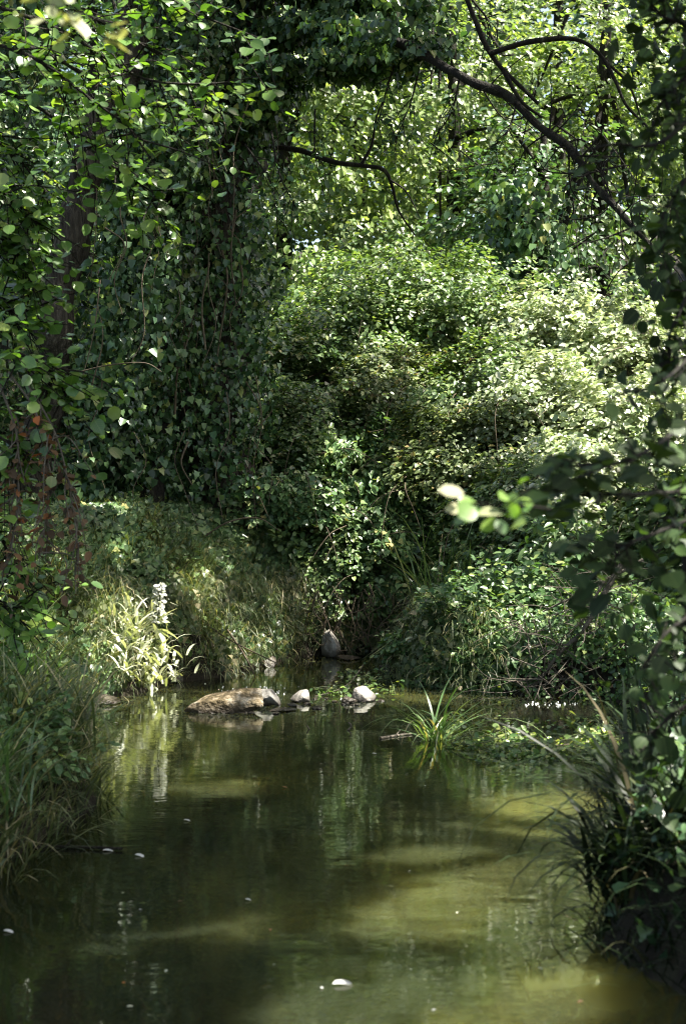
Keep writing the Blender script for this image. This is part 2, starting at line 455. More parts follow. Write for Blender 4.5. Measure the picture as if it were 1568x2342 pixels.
def hfun(X, Y):
    X = np.atleast_1d(np.asarray(X, float)); Y = np.atleast_1d(np.asarray(Y, float))
    d = sdist(X, Y)
    d = d + 0.10 * (vnoise(np.stack([X, Y, 0 * X], -1), 2.3, 3) - .5)
    far = sstep(7.5, 12, Y)
    right = sstep(0.2, 0.9, X) * (1 - sstep(13.5, 16, Y))
    amp = (0.5 + 0.6 * far) * (1 - 0.62 * right)
    steep = far * (1 - right)
    h = 0.28 * sstep(0, .22, d) + amp * (sstep(.12, 2.6, d) * (1 - steep) + sstep(.0, 1.25, d) * steep)
    h = h + 1.9 * sstep(15.4, 19.0, Y + 0.35 * np.sin(X * .9)) * sstep(.3, 1.5, d)
    h = h + 0.24 * np.clip(Y - 22, 0, 40) + 0.13 * np.clip(np.abs(X) - 4.5, 0, 40) * sstep(0, 8, Y)
    h = h + 0.14 * (fbm(np.stack([X, Y, 0 * X], -1), 1.4, 8) - .5) * sstep(.0, .5, d)
    bed = -0.08 - 0.42 * sstep(0, 1.0, -d) + .08 * (fbm(np.stack([X, Y, 0 * X], -1), 1.1, 21) - .5)
    return np.where(d > 0, h, np.minimum(bed, -0.03))


def hgt(x, y): return float(hfun([x], [y])[0])


def ground_at(pts):
    pts = np.asarray(pts, float).copy()
    pts[:, 2] = hfun(pts[:, 0], pts[:, 1])
    return pts


def build_ground():
    xs = np.concatenate([np.linspace(-70, -8, 24, endpoint=False), np.linspace(-8, -3.2, 32, endpoint=False), np.linspace(-3.2, 3.2, 110, endpoint=False),
                         np.linspace(3.2, 8, 32, endpoint=False), np.linspace(8, 70, 25)])
    ys = np.concatenate([np.linspace(-30, 3, 24, endpoint=False), np.linspace(3, 20, 240, endpoint=False), np.linspace(20, 34, 40, endpoint=False), np.linspace(34, 110, 26)])
    X, Y = np.meshgrid(xs, ys)
    Z = hfun(X.ravel(), Y.ravel())
    nx, ny = len(xs), len(ys)
    v = np.stack([X.ravel(), Y.ravel(), Z], -1)
    i = np.arange(ny - 1)[:, None] * nx; j = np.arange(nx - 1)[None]
    q = np.stack([i + j, i + j + 1, i + nx + j + 1, i + nx + j], -1).reshape(-1, 4)
    tag(MB().add(v, q).build('ground', M['soil']), 'dark earth banks and stream bed under the plants', kind='structure')
    xs = np.linspace(-5, 5, 11); ys = np.linspace(-6.5, 17, 24)
    X, Y = np.meshgrid(xs, ys)
    v = np.stack([X.ravel(), Y.ravel(), 0 * X.ravel()], -1)
    nx, ny = len(xs), len(ys)
    i = np.arange(ny - 1)[:, None] * nx; j = np.arange(nx - 1)[None]
    q = np.stack([i + j, i + j + 1, i + nx + j + 1, i + nx + j], -1).reshape(-1, 4)
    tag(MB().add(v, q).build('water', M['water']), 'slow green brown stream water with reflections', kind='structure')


build_ground()

# ------------------------------------------------------------------ sun gaps cut in the high crowns to place the light patches
BEAMS = []


def beam(p, r): BEAMS.append((np.asarray(p, float), r))


def sun_gap(c, soft=.12):
    """True where a leaf at c would block one of the gaps the sun falls through"""
    hit = np.zeros(len(c), bool)
    for p, r in BEAMS:
        w = c - p
        al = w @ SUN
        d = np.linalg.norm(w - al[:, None] * SUN, axis=1)
        hit |= (d < r + .11 + rng.normal(0, soft * r, len(c))) & (al > .3)
    return hit


for x_, r_ in ((640, .14), (690, .14), (840, .2)):
    beam(wat(x_, 1606) + np.array([0, .08, .1]), r_)
beam(at(366, 1350, 12), .2); beam(at(358, 1450, 12), .2)
for x_, y_ in ((255, 1590), (300, 1588), (338, 1579), (232, 1600), (285, 1580)):
    b_ = wat(x_, y_); b_[1] += .08; b_[2] = hgt(b_[0], b_[1]) + .12; beam(b_, .2)
_r = np.random.default_rng(5)
for k_ in range(22):                                     # small gaps cut for sun flecks over the left bank and the ivy
    beam(at(_r.uniform(150, 760), _r.uniform(1200, 1500), _r.uniform(12.8, 14.6)), _r.uniform(.01, .12))
for k_ in range(16):
    beam(at(_r.uniform(580, 1100), _r.uniform(600, 1150), _r.uniform(16, 18)), _r.uniform(.03, .22))
for k_ in range(8):
    beam(at(_r.uniform(760, 960), _r.uniform(1180, 1400), _r.uniform(15, 15.6)), _r.uniform(.05, .15))
for k_ in range(14):
    beam(at(_r.uniform(640, 960), _r.uniform(940, 1260), _r.uniform(14.8, 16)), _r.uniform(.05, .22))
for k_ in range(14):
    beam(at(_r.uniform(150, 700), _r.uniform(250, 1100), _r.uniform(13.6, 14.4)), _r.uniform(.01, .10))
beam(at(290, 1500, 11.9), .42); beam(at(355, 1410, 12), .22); beam(at(300, 1560, 11.7), .35)
beam(at(1300, 850, 16.2), 1.15); beam(at(1190, 720, 17.2), .6); beam(at(1450, 930, 15.2), .8); beam(at(1350, 1000, 14.9), .5); beam(at(1150, 860, 16.4), .6)
beam(at(860, 560, 18.8), 1.0); beam(at(1000, 600, 18.4), .6); beam(at(720, 570, 18.8), .4)
beam(at(500, 180, 8.3), .22); beam(at(430, 245, 8.3), .2); beam(at(170, 40, 3.2), .13)
beam(at(1060, 1150, 3.0), .12); beam(at(975, 1480, 12.8), .22); beam(at(1250, 1190, 13.6), .3)
beam(wat(1040, 2280), .36); beam(wat(1150, 2110), .5); beam(wat(1130, 1940), .5); beam(wat(1020, 2200), .4); beam(wat(1250, 1840), .35); beam(wat(1230, 1985), .4); beam(wat(820, 2325), .25); beam(wat(960, 2335), .35);
beam(wat(540, 2125), .14); beam(wat(260, 2145), .06); beam(wat(490, 1805), .2); beam(wat(1250, 2000), .25)
beam(at(60, 300, 8.3), .2); beam(at(200, 180, 8.3), .3); beam(at(300, 60, 8.3), .3); beam(at(60, 700, 8.3), .3); beam(at(40, 1050, 8.3), .25); beam(at(250, 330, 8.3), .2)
beam(at(60, 1700, 8.5), .25); beam(at(250, 1080, 13.7), .3); beam(at(420, 1400, 13.2), .25); beam(at(640, 1380, 14.2), .3)
beam(at(1000, 1600, 9.4), .2); beam(wat(1120, 1690), .16); beam(wat(1250, 1705), .16); beam(wat(1370, 1695), .16); beam(wat(590, 1612) + np.array([0, .1, .15]), .08)


# ------------------------------------------------------------------ vegetation helpers
def jit(n, v, a): return norm(np.broadcast_to(np.asarray(v, float), (n, 3)) + rng.normal(0, a, (n, 3)))


def ellipsoid_pts(n, c, r, shell=.0):
    d = norm(rng.normal(0, 1, (n, 3)))
    rad = (shell + (1 - shell) * rng.random(n)) ** (1 / 3 if shell == 0 else 1)
    return np.asarray(c) + d * rad[:, None] * np.asarray(r), d


def crown_leaves(mb, c, r, nclump, per, size, shape, clr=.55, gaps=False, up=.8, flat=.45):
    """leaf clumps spread through an ellipsoid volume"""
    cc, d = ellipsoid_pts(nclump, c, r, .35)
    keep = cc[:, 2] > hfun(cc[:, 0], cc[:, 1]) + .2
    cc, d = cc[keep], d[keep]
    n = len(cc)
    sz = rng.uniform(.6, 1.4, n) * clr
    off = rng.normal(0, .5, (n, per, 3)) * sz[:, None, None]
    off[..., 2] *= flat
    p = (cc[:, None] + off).reshape(-1, 3)
    hole = (fbm(p, .95, 131) > .40) if not gaps else np.ones(len(p), bool)      # deep gaps in the crowns
    dd = np.repeat(d, per, 0)
    shade = np.repeat(rng.random(n), per)
    p, dd, shade = p[hole], dd[hole], shade[hole]
    if gaps:
        k = ~sun_gap(p)
        p, dd, shade = p[k], dd[k], shade[k]
    N = len(p)
    nr = norm(dd * .4 + np.array([.15, -.45, up]) + rng.normal(0, .45, (N, 3)))
    tip = norm(dd * .6 + np.array([0, 0, -.6]) + rng.normal(0, .6, (N, 3)))
    rnd = np.clip(.5 * shade + .5 * rng.random(N), 0, 1)
    mb.leaves(p, nr, tip, size * rng.uniform(.65, 1.25, N), shape, rnd)
    return cc


def tree(label, base, lean, height, r, crown_c, crown_r, nclump, per, size, lm, shape=OVAL, clr=.55, gaps=False, group=None, name='broadleaf_tree', limbs=7, up=.8, low=.35):
    base = np.array([base[0], base[1], hgt(base[0], base[1]) - .1])
    o = thing(name, label, 'tree', base, group)
    top = base + np.array([lean[0], lean[1], height])
    mid = (base + top) / 2 + np.array([rng.normal(0, .12), rng.normal(0, .1), 0])
    path = spline([base, mid, top], 12)
    MB().tube([base, mid, top], r, r * .3, 10, 14, .15).build('trunk', M['bark2'], o)
    f = MB()
    cc = crown_leaves(f, crown_c, crown_r, nclump, per, size, shape, clr, gaps, up)
    for k in range(limbs):
        s = path[int(len(path) * rng.uniform(low, .95))]
        e = cc[rng.integers(len(cc))]
        m = (s + e) / 2 + np.array([0, 0, rng.uniform(-.1, .35)])
        lb = MB().tube([s, m, e], r * .35, r * .08, 6, 10, .15)
        for q in range(3):
            a = spline([s, m, e], 10)[rng.integers(4, 9)]
            lb.tube([a, a + rng.normal(0, .35, 3), a + rng.normal(0, .7, 3)], r * .1, r * .03, 5, 6)
        lb.build('limb', M['bark2'], o)
    f.build('crown', lm, o)
    return o


def bush(label, x, ytop, Y, wpx, n, lm, shape=HEART, size=.075, group='bramble bushes on the far bank', name='bramble_bush', cat='bush', depth=.9, up=.75, thr=.40, base=None, stems=14, sm='vine', tipz=-.5, nj=.42):
    top = at(x, ytop, Y) if base is None else None
    if base is None:
        cx, cy = top[0], Y
        gz = hgt(cx, cy); rz = max(.25, top[2] - gz); rx = wpx / F * Y / 2
    else:
        cx, cy, rz, rx = base; gz = hgt(cx, cy)
    ry = rx * depth
    c = np.array([cx, cy, gz - .05])
    o = thing(name, label, cat, c, group)
    d = norm(rng.normal(0, 1, (n, 3))); d[:, 2] = np.abs(d[:, 2])
    lump = .6 + .8 * fbm(d * 1.6 + c, 1.9, 31)
    sh = 1 - .55 * rng.random(n) ** 2.0
    p = c + d * (lump * sh)[:, None] * np.array([rx, ry, rz])
    keep = fbm(p, 2.6, 41) > thr + .1 * rng.normal(0, 1, n) * .5
    keep &= p[:, 2] > hfun(p[:, 0], p[:, 1]) + .02
    p, d = p[keep], d[keep]
    # sprays: pull leaves together into small sprigs
    N = len(p)
    out = norm(d * np.array([1 / rx, 1 / ry, 1 / rz]))
    nr = norm(out * .55 + np.array([0, -.1, up]) + rng.normal(0, nj, (N, 3)))
    tip = norm(out * .7 + np.array([0, 0, tipz]) + rng.normal(0, .5, (N, 3)))
    f = MB().leaves(p, nr, tip, size * rng.uniform(.55, 1.3, N), shape)
    st = MB()
    for k in range(stems):
        e = p[rng.integers(N)] if N else c
        b = c + np.array([rng.normal(0, .25 * rx), rng.normal(0, .25 * ry), 0])
        m = b * .4 + e * .6 + np.array([0, 0, .25 * rz])
        st.tube([b, m, e, e + norm(e - m) * .25 + np.array([0, 0, -.1])], .008, .003, 4, 9)
    for k in range(int(10 + 26 * min(1, rx))):                # shoots that stick out of the leaf mass
        i = rng.integers(N); a = p[i]
        dr = norm(out[i] * .6 + rng.normal(0, .6, 3) + np.array([0, -.1, .25])); L = rng.uniform(.12, .42) * min(1.0, .5 + rx * .6)
        e = a + dr * L + np.array([0, 0, -.3 * L * L / .4])
        st.tube([a, (a + e) / 2 + np.array([0, 0, .06 * L]), e], .004, .002, 4, 6)
        m_ = 9; t_ = np.linspace(.1, 1, m_)[:, None]
        q_ = a * (1 - t_) + e * t_ + rng.normal(0, .015, (m_, 3))
        f.leaves(q_, jit(m_, (0, -.3, .9), .35), norm(dr + rng.normal(0, .7, (m_, 3))), size * rng.uniform(.5, 1.0, m_), shape)
    for k in range(6 if sm == 'vine' else 0):                # pale canes arching over the leaves
        i = rng.integers(N); dr = norm(np.array([rng.normal(0, 1), -.5, -.5]) + rng.normal(0, .2, 3)); L = rng.uniform(.4, 1.1)
        a = p[i] + out[i] * .04; q_ = [a, a + dr * L * .35 + out[i] * .12, a + dr * L * .7 + out[i] * .08 + np.array([0, 0, -.1]), a + dr * L + np.array([0, 0, -.3])]
        st.tube(q_, .006, .003, 4, 12)
    st.build('stems', M[sm], o)
    f.build('foliage', lm, o)
    return o


def leafy_branch(wood, fol, pts, r0, ntw, tw_len, per, size, shape, droop=-.25, cam=.4, s0=.15, spread=1.0, tr=.006):
    """one limb with leafy twigs"""
    wood.tube(pts, r0, r0 * .25, 6, 16, .1)
    path = spline(pts, 40)
    tan = norm(np.gradient(path, axis=0))
    P, Nn, T = [], [], []
    for k in range(ntw):
        i = int(39 * rng.uniform(s0, 1))
        d = norm(tan[i] * .7 + spread * rng.normal(0, .6, 3) + np.array([0, 0, droop]))
        L = tw_len * rng.uniform(.5, 1.3)
        a = path[i]; b = a + d * L * .5 + rng.normal(0, .03, 3); c = a + d * L + np.array([0, 0, droop * .35 * L])
        wood.tube([a, b, c], tr, tr * .4, 4, 7)
        q = spline([a, b, c], per)
        sd = norm(np.cross(d, [0, 0, 1]) + 1e-4)
        for j in range(per):
            if j == 0 and per > 3: continue
            sg = 1 if j % 2 else -1
            P.append(q[j] + rng.normal(0, .012, 3)); T.append(norm(d * .6 + sg * sd * .8 + np.array([0, 0, -.35]) + rng.normal(0, .3, 3)))
            Nn.append(norm(np.array([0, -cam, 1.0]) + rng.normal(0, .45, 3)))
    if P:
        N = len(P)
        fol.leaves(np.array(P), np.array(Nn), np.array(T), size * rng.uniform(.4, 1.25, N), shape, width=rng.uniform(.7, 1.1, (N, 1, 1)))


def tussock(label, base, n, length, lm, name='sedge_tussock', cat='sedge', group=None, width=.012, spread=.08, th0=(.05, .5), th1=(.9, 2.2), azr=None, levels=7, rnd=None):
    base = np.asarray(base, float)
    o = thing(name, label, cat, base, group)
    az = rng.uniform(0, 2 * np.pi, n) if azr is None else rng.uniform(azr[0], azr[1], n)
    b = base + np.stack([rng.normal(0, spread, n), rng.normal(0, spread, n), np.full(n, -.03)], -1)
    MB().blades(b, az, length * rng.uniform(.5, 1.15, n), rng.uniform(*th0, n), rng.uniform(*th1, n), width * rng.uniform(.7, 1.3, n), levels, rnd).build('blades', lm, o)
    return o


def rock(label, c, r, m, seed, name='stone', cat='stone', group=None, rot=0, amp=.35, fr=1.6, flat=0, parent=None, tilt=0):
    bm = bmesh.new()
    bmesh.ops.create_icosphere(bm, subdivisions=5, radius=1)
    v = np.array([x.co[:] for x in bm.verts])
    d = 1 + amp * 2 * (fbm(v, fr, seed, 4) - .5) + .10 * (fbm(v, 7, seed + 5, 3) - .5)
    w = v * d[:, None]
    # planar chips give the stone facets
    for k in range(13):
        nn = norm(np.random.default_rng(seed * 31 + k).normal(0, 1, 3)); lim = np.random.default_rng(seed * 57 + k).uniform(.48, .86)
        e = w @ nn
        w = w - np.maximum(e - lim, 0)[:, None] * nn * .85
    w = w * np.asarray(r)
    ct, st_ = math.cos(tilt), math.sin(tilt)
    w = np.stack([w[:, 0] * ct + w[:, 2] * st_, w[:, 1], -w[:, 0] * st_ + w[:, 2] * ct], -1)
    cr, sr = math.cos(rot), math.sin(rot)
    w = np.stack([w[:, 0] * cr - w[:, 1] * sr, w[:, 0] * sr + w[:, 1] * cr, w[:, 2]], -1)
    for x, co in zip(bm.verts, w): x.co = co
    me = bpy.data.meshes.new(name)
    bm.to_mesh(me); bm.free()
    me.polygons.foreach_set('use_smooth', np.ones(len(me.polygons), bool))
    me.materials.append(m)
    o = bpy.data.objects.new(name, me); COL.objects.link(o)
    o.location = [float(x) for x in c]
    return tag(o, label, cat, group)


# ------------------------------------------------------------------ 1. ivy-clad trees on the left
def ivy_on(mb, path_pts, n, spread, size, facing=(-.0, -1, .25), power=1.0, thr=.36, shape=HEART, sleeve=.18, hang=-1.0):
    path = spline(path_pts, 60)
    s = rng.random(n)
    i = s * 59; i0 = np.minimum(i.astype(int), 58); f = (i - i0)[:, None]
    p = path[i0] * (1 - f) + path[i0 + 1] * f
    ang = rng.uniform(-np.pi, np.pi, n)
    rad = sleeve + spread * rng.random(n) ** 1.6
    out = np.stack([np.sin(ang), -np.cos(ang), np.zeros(n)], -1)
    lump = .55 + .9 * fbm(np.stack([np.sin(ang), np.cos(ang), p[:, 2] * .8], -1) + p * .05, 1.3, 51)
    p = p + out * (rad * lump)[:, None] + rng.normal(0, .05, (n, 3))
    keep = fbm(p, 2.2, 61) > thr + .05 + rng.normal(0, .03, n)
    p, out = p[keep], out[keep]
    N = len(p)
    nr = norm(out * .7 + np.array(facing) * .4 + rng.normal(0, .55, (N, 3)))
    tip = norm(np.array([0, -.1, hang]) + out * .25 + rng.normal(0, .4, (N, 3)))
    pick = rng.random(N) < .5
    sz = size * rng.uniform(.4, 1.3, N)
    for k_, sh_ in ((pick, shape), (~pick, HEART)):
        mb.leaves(p[k_], nr[k_], tip[k_], sz[k_], sh_, width=rng.uniform(.75, 1.1, (k_.sum(), 1, 1)))


def vines(o, specs, r=.009, m='vine'):
    for pts in specs:
        P = [at(*p) for p in pts]
        MB().tube(P, r, r * .5, 5, 8 * len(P)).build('vine', M[m], o)


def px(pts, Y): return [at(x, y, Y if np.isscalar(Y) else Y[i]) for i, (x, y) in enumerate(pts)]


# tree with the bare bark strip
b = at(75, 1220, 14.0); b[2] = hgt(b[0], b[1])
tA = thing('ivy_clad_tree', 'leaning ivy clad tree with a bare strip of dark furrowed bark', 'tree', b, 'ivy clad trees on the left bank')
pA = px([(70, 1240), (95, 1000), (140, 760), (185, 480), (250, 250), (320, -60), (400, -700)], 14.0)
MB().tube(pA, .21, .12, 22, 60, .35).build('trunk', M['bark'], tA)
f = MB()
pAi = px([(185, 1240), (235, 1000), (300, 760), (335, 480), (375, 250), (440, -60)], 14.35)
ivy_on(f, pAi, 17000, .42, .078, shape=IVY5)
ivy_on(f, px([(-100, 1200), (-60, 700), (0, 300), (90, -60)], 14.5), 9500, .42, .078, shape=HEART)
f.build('ivy', M['ivy'], tA)
vines(tA, [[(300, 380, 13.6), (275, 480, 13.55), (290, 560, 13.6), (262, 640, 13.55), (280, 720, 13.6)], [(350, 560, 13.7), (325, 640, 13.6), (330, 760, 13.6), (300, 830, 13.6)],
           [(240, 520, 13.6), (285, 560, 13.5), (250, 640, 13.5)], [(185, 850, 13.6), (250, 835, 13.5), (330, 830, 13.5), (370, 850, 13.5)], [(230, 640, 13.7), (215, 760, 13.6), (190, 860, 13.6)],
           [(205, 900, 13.6), (235, 780, 13.5), (225, 700, 13.6)], [(380, 400, 13.7), (360, 500, 13.6), (385, 590, 13.6)]], .008)

def hang_vines(o, path, n, Y0, spread):
    q = spline(path, 40)
    for k in range(n):
        a = q[rng.integers(8, 36)] + np.array([rng.normal(0, spread), -spread * rng.uniform(.8, 1.5), 0])
        L = rng.uniform(.4, 1.6)
        P = [a + np.array([rng.normal(0, .06), rng.normal(0, .04), -L * t]) for t in (0, .3, .6, 1)]
        MB().tube(P, rng.uniform(.004, .008), .003, 5, 14).build('vine', M['vine'], o)


hang_vines(tA, pAi, 14, 14, .4)
# middle ivy pillar
b = at(350, 1215, 14.8); b[2] = hgt(b[0], b[1])
tM = thing('ivy_clad_tree', 'dead trunk buried in dark hanging ivy, between the bare barked tree and the limb tree', 'tree', b, 'ivy clad trees on the left bank')
pM = px([(350, 1240), (345, 1000), (370, 700), (380, 400), (400, 100), (420, -80)], 14.9)
MB().tube(pM, .2, .13, 12, 30, .3).build('trunk', M['bark2'], tM)
hang_vines(tM, pM, 14, 14, .5)
f = MB(); ivy_on(f, pM, 17000, .42, .076, shape=IVY5, thr=.38); f.build('ivy', M['ivy'], tM)
vines(tM, [[(430, 1010, 14.1), (415, 1060, 14.0), (440, 1110, 14.0)], [(470, 800, 14.3), (462, 700, 14.3), (480, 600, 14.3)]], .012)

# tree with the long limb
b = at(520, 1200, 15.4); b[2] = hgt(b[0], b[1])
tB = thing('ivy_clad_tree', 'tall ivy clad tree whose bare dark limb slants down across the upper right', 'tree', b, 'ivy clad trees on the left bank')
pB = px([(500, 1230), (495, 1000), (510, 760), (520, 480), (535, 200), (545, -60), (560, -700)], 15.4)
MB().tube(pB, .34, .24, 22, 50, .35).build('trunk', M['bark'], tB)
f = MB()
ivy_on(f, pB, 19000, .34, .072, shape=IVY5, thr=.38, sleeve=.3)
hang_vines(tB, pB, 14, 15, .5)
limb1 = px([(545, 130), (680, 60), (840, 70), (960, 120), (1060, 170), (1160, 225), (1240, 290), (1310, 350), (1370, 430), (1440, 510), (1500, 590)], [15.2, 14.6, 14, 13.5, 13, 12.7, 12.4, 12.2, 12, 11.8, 11.6])
ivy_on(f, limb1[:4], 6500, .4, .072, sleeve=.12, thr=.36)
ivy_on(f, px([(560, 300), (640, 180), (760, 150), (900, 150)], [15, 14.8, 14.3, 14]), 6500, .4, .072, sleeve=.1, thr=.36)
ivy_on(f, px([(540, -60), (760, -20), (960, 30)], [15, 14.4, 14]), 3500, .4, .085, sleeve=.1)
f.build('ivy', M['ivy'], tB)
MB().tube(limb1, .058, .028, 10, 60, .5).build('limb', M['bark2'], tB)
MB().tube(px([(1050, -60), (1090, 60), (1130, 130), (1170, 180), (1230, 240)], 12.6), .028, .016, 8, 24, .25).build('limb', M['bark2'], tB)
MB().tube(
    px([(1118, 118), (1200, 97), (1310, 90), (1370, 125), (1405, 180), (1430, 240), (1480, 290)], [12.58, 12.5, 12.4, 12.4, 12.4, 12.4, 12.4]), .026, .010, 8, 30, .2).build('limb', M['bark2'], tB)
MB().tube(
    px([(1150, 160), (1190, 230), (1240, 270)], 12.5), .022, .01, 6, 12).build('limb', M['bark2'], tB)
MB().tube(px([(1395, 150), (1440, 200), (1470, 290)], 12.4), .014, .006, 5, 10).build('limb', M['bark2'], tB)
MB().tube(px([(560, 330), (680, 345), (770, 372), (830, 380), (875, 392), (895, 430), (910, 480), (950, 540)], [15.4, 15.2, 15, 15, 15, 15.1, 15.2, 15.3]), .034, .010, 8, 40, .2).build('limb', M['bark2'], tB)
MB().tube(
    px([(825, 378), (850, 330), (860, 270), (880, 220)], 15), .02, .006, 6, 14).build('limb', M['bark2'], tB)
MB().tube(px([(890, 410), (930, 440), (960, 500)], 15), .012, .005, 5, 10).build('limb', M['bark2'], tB)
tw = MB()
for k in range(46):
    a = spline(limb1, 80)[rng.integers(34, 80)]
    d = norm(rng.normal(0, 1, 3) * np.array([1, .7, 1]) + np.array([.3, 0, -.1]))
    L = rng.uniform(.2, .7)
    tw.tube([a, a + d * L * .5 + rng.normal(0, .05, 3), a + d * L + rng.normal(0, .1, 3)], .009, .003, 4, 8)
tw.build('twigs', M['bark2'], tB)
vines(tB, [[(505, 560, 14.9), (520, 640, 14.8), (505, 760, 14.8), (490, 860, 14.8)], [(540, 480, 14.9), (528, 580, 14.85), (540, 700, 14.8)], [(400, 950, 14.6), (405, 860, 14.5), (425, 790, 14.5), (440, 740, 14.5)]], .014)
# dark sprays hanging under the limb
f = MB()
for pts in ([(900, 150), (880, 220), (860, 300)], [(960, 140), (940, 230), (900, 330)], [(1050, 180), (1030, 260), (980, 330)], [(620, 300), (640, 400), (680, 480)], [(560, 330), (620, 420), (640, 520)],
            [(1080, 0), (1120, 60), (1100, 130)], [(1180, 240), (1160, 300), (1120, 340)], [(1330, 370), (1300, 430), (1320, 500)], [(1290, 330), (1330, 320), (1380, 360)], [(720, 250), (720, 350), (740, 440)]):
    w = MB(); leafy_branch(w, f, px(pts, 13.8), .012, 9, .4, 7, .085, OVAL, droop=-.6); w.build('twig', M['bark2'], tB)
f.build('foliage', M['bgdark'], tB)

# ------------------------------------------------------------------ 2. sunlit trees behind
BG = [('sunlit tree with yellow green leaves behind the bramble ridge, left of the limb', (-1.0, 23.5), 8.5, (-.6, 23, 7.4), (2.3, 2.0, 3.8), 150, 75),
      ('sunlit yellow green tree directly behind the middle of the slanting limb', (1.8, 24.5), 9, (1.7, 24, 7.6), (2.3, 2.0, 4.0), 150, 75),
      ('pale sunlit tree behind the right end of the slanting limb', (4.4, 24.0), 9, (4.4, 23.5, 7.2), (2.2, 2.0, 4.0), 140, 75),
      ('tall green tree standing behind the two yellow green trees at the frame top', (.6, 28.5), 12, (.6, 28, 10.2), (3.2, 2.4, 4.6), 150, 80),
      ('tall leafy tree at the top right behind the arching branch', (4.6, 29.0), 12, (4.6, 28.5, 10.2), (3.4, 2.4, 4.8), 150, 80),
      ('shaded tree hidden behind the ivy clad trees', (-4.4, 25.0), 10, (-4.2, 24.5, 8.0), (2.8, 2.2, 4.6), 110, 70),
      ('tree behind the dark leaves at the right edge of the frame', (7.4, 25.0), 10, (7.4, 24.5, 7.6), (2.6, 2.2, 4.4), 110, 70),
      ('low young tree just behind the bright bramble ridge', (2.9, 21.3), 4, (2.9, 21.2, 5.6), (1.5, 1.2, 1.9), 70, 75)]
for k, (lb, bs, hh, cc, cr, nc, per) in enumerate(BG):
    tree(lb, bs, (rng.normal(0, .4), 0), hh, .16, cc, cr, nc, per, .115, M['bg'] if k not in (5, 7) else M['bgdark'], group='trees behind the bramble ridge', limbs=8)
# darker ivy-wrapped post between them
b = np.array([2.45, 20.3, hgt(2.45, 20.3)])
tP = thing('ivy_clad_tree', 'slim dark tree wrapped in ivy standing behind the bramble ridge below the limb', 'tree', b)
pP = px([(1210, 640), (1205, 520), (1195, 420)], 20.3)
MB().tube([b] + pP, .16, .08, 10, 20, .2).build('trunk', M['bark2'], tP)
f = MB(); ivy_on(f, [b] + pP, 3000, .45, .11, thr=.38); f.build('ivy', M['ivy'], tP)
# far wood closing the view
f = MB()
for k in range(26):
    x = -22 + k * 1.75 + rng.normal(0, .5); y = rng.uniform(33, 42)
    crown_leaves(f, (x, y, hgt(x, y) + 5.5), (2.6, 2.4, 6.8), 120, 60, .24, OVAL, .85)
tag(f.build('far_wood', M['bgdark']), 'far wood of dense green trees closing the view', 'wood', kind='stuff')

# ------------------------------------------------------------------ 3. unseen crowns added to shade the stream
CAN = [('unseen tall tree added on the right bank, its crown shading the stream', (6.4, 12.4), (-1.6, 1.2), 10.5, (3.0, 14.2, 11.2), (4.3, 3.8, 1.8), 230, 80),
       ('unseen tall tree added on the near right bank to shade the water', (5.6, 5.6), (-1, .6), 10, (5.0, 5.8, 9.8), (4.7, 4.6, 1.8), 360, 75),
       ('unseen wide tree added far right of the frame to block sun', (11.5, 11.5), (0, .5), 12, (11, 12.5, 11.0), (3.2, 5.4, 3.2), 110, 75)]
for lb, bs, ln, hh, cc, cr, nc, per in CAN:
    tree(lb, bs, ln, hh, .26, cc, cr, nc, per, (.19), M['canopy'], clr=.9, gaps=True, limbs=6, low=.6, group='trees beyond the frame')

# ------------------------------------------------------------------ 4. bramble mound
BUSH = [
    ('dark green vine covered bush right beside the limb tree', 640, 735, 17.4, 330, 9000, 'ivybank', .08),
    ('green bramble bush below the left end of the ridge', 790, 640, 18.4, 400, 11000, 'bramble', .08),
    ('sunlit bramble bush forming the top of the ridge', 880, 540, 19.4, 460, 12000, 'bramble', .085),
    ('sunlit bramble bush right of the ridge top, under the limb', 1060, 585, 18.9, 400, 11000, 'bramble', .085),
    ('small leaved bramble bush above the ivy bank', 720, 860, 16.7, 300, 9000, 'bramble', .07),
    ('dark olive bramble bush in the shaded middle of the slope', 900, 790, 17.4, 340, 11000, 'olive', .065),
    ('bramble bush below the dark hollow on the slope', 1100, 780, 17.0, 320, 9000, 'bramble', .075),
    ('bright bramble bush with glossy leaves toned sunlit under the limb end', 1270, 660, 17.9, 330, 9500, 'bramble_lit', .09),
    ('bright bramble bush at the ridge behind the right edge leaves', 1430, 680, 17.4, 340, 9500, 'bramble_lit', .09),
    ('glossy sunlit bramble bush in the middle of the bright slope', 1240, 820, 16.1, 320, 10000, 'bramble_lit', .085),
    ('glossy sunlit bramble bush beside the right edge leaves', 1430, 840, 15.7, 330, 10000, 'bramble_lit', .09),
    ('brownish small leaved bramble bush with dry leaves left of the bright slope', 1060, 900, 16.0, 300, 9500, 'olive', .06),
    ('sunlit bramble bush low on the bright slope above the reeds', 1330, 990, 14.9, 330, 10000, 'bramble_lit', .08),
    ('drooping long leaved bush in the middle of the bank', 850, 985, 16.2, 230, 5500, 'shrub', .11),
    ('shaded bramble bush behind the big dark leaves at the right', 1530, 1060, 14.2, 280, 7000, 'bramble', .085),
    ('dark small leaved bush at the top of the ivy bank', 620, 1000, 16.0, 300, 8500, 'ivybank', .075),
    ('yellow green leafy bush behind the tall reeds', 1170, 1060, 14.9, 260, 7500, 'bramble', .07),
]
BUSH.append(('ivy covered hump above the dark hollow at the stream head', 880, 1150, 15.75, 250, 6500, 'ivybank', .08))
BUSH.append(('small leafy hump of mixed creepers left of the reeds at the stream head', 780, 1190, 15.5, 200, 5000, 'bramble', .07))
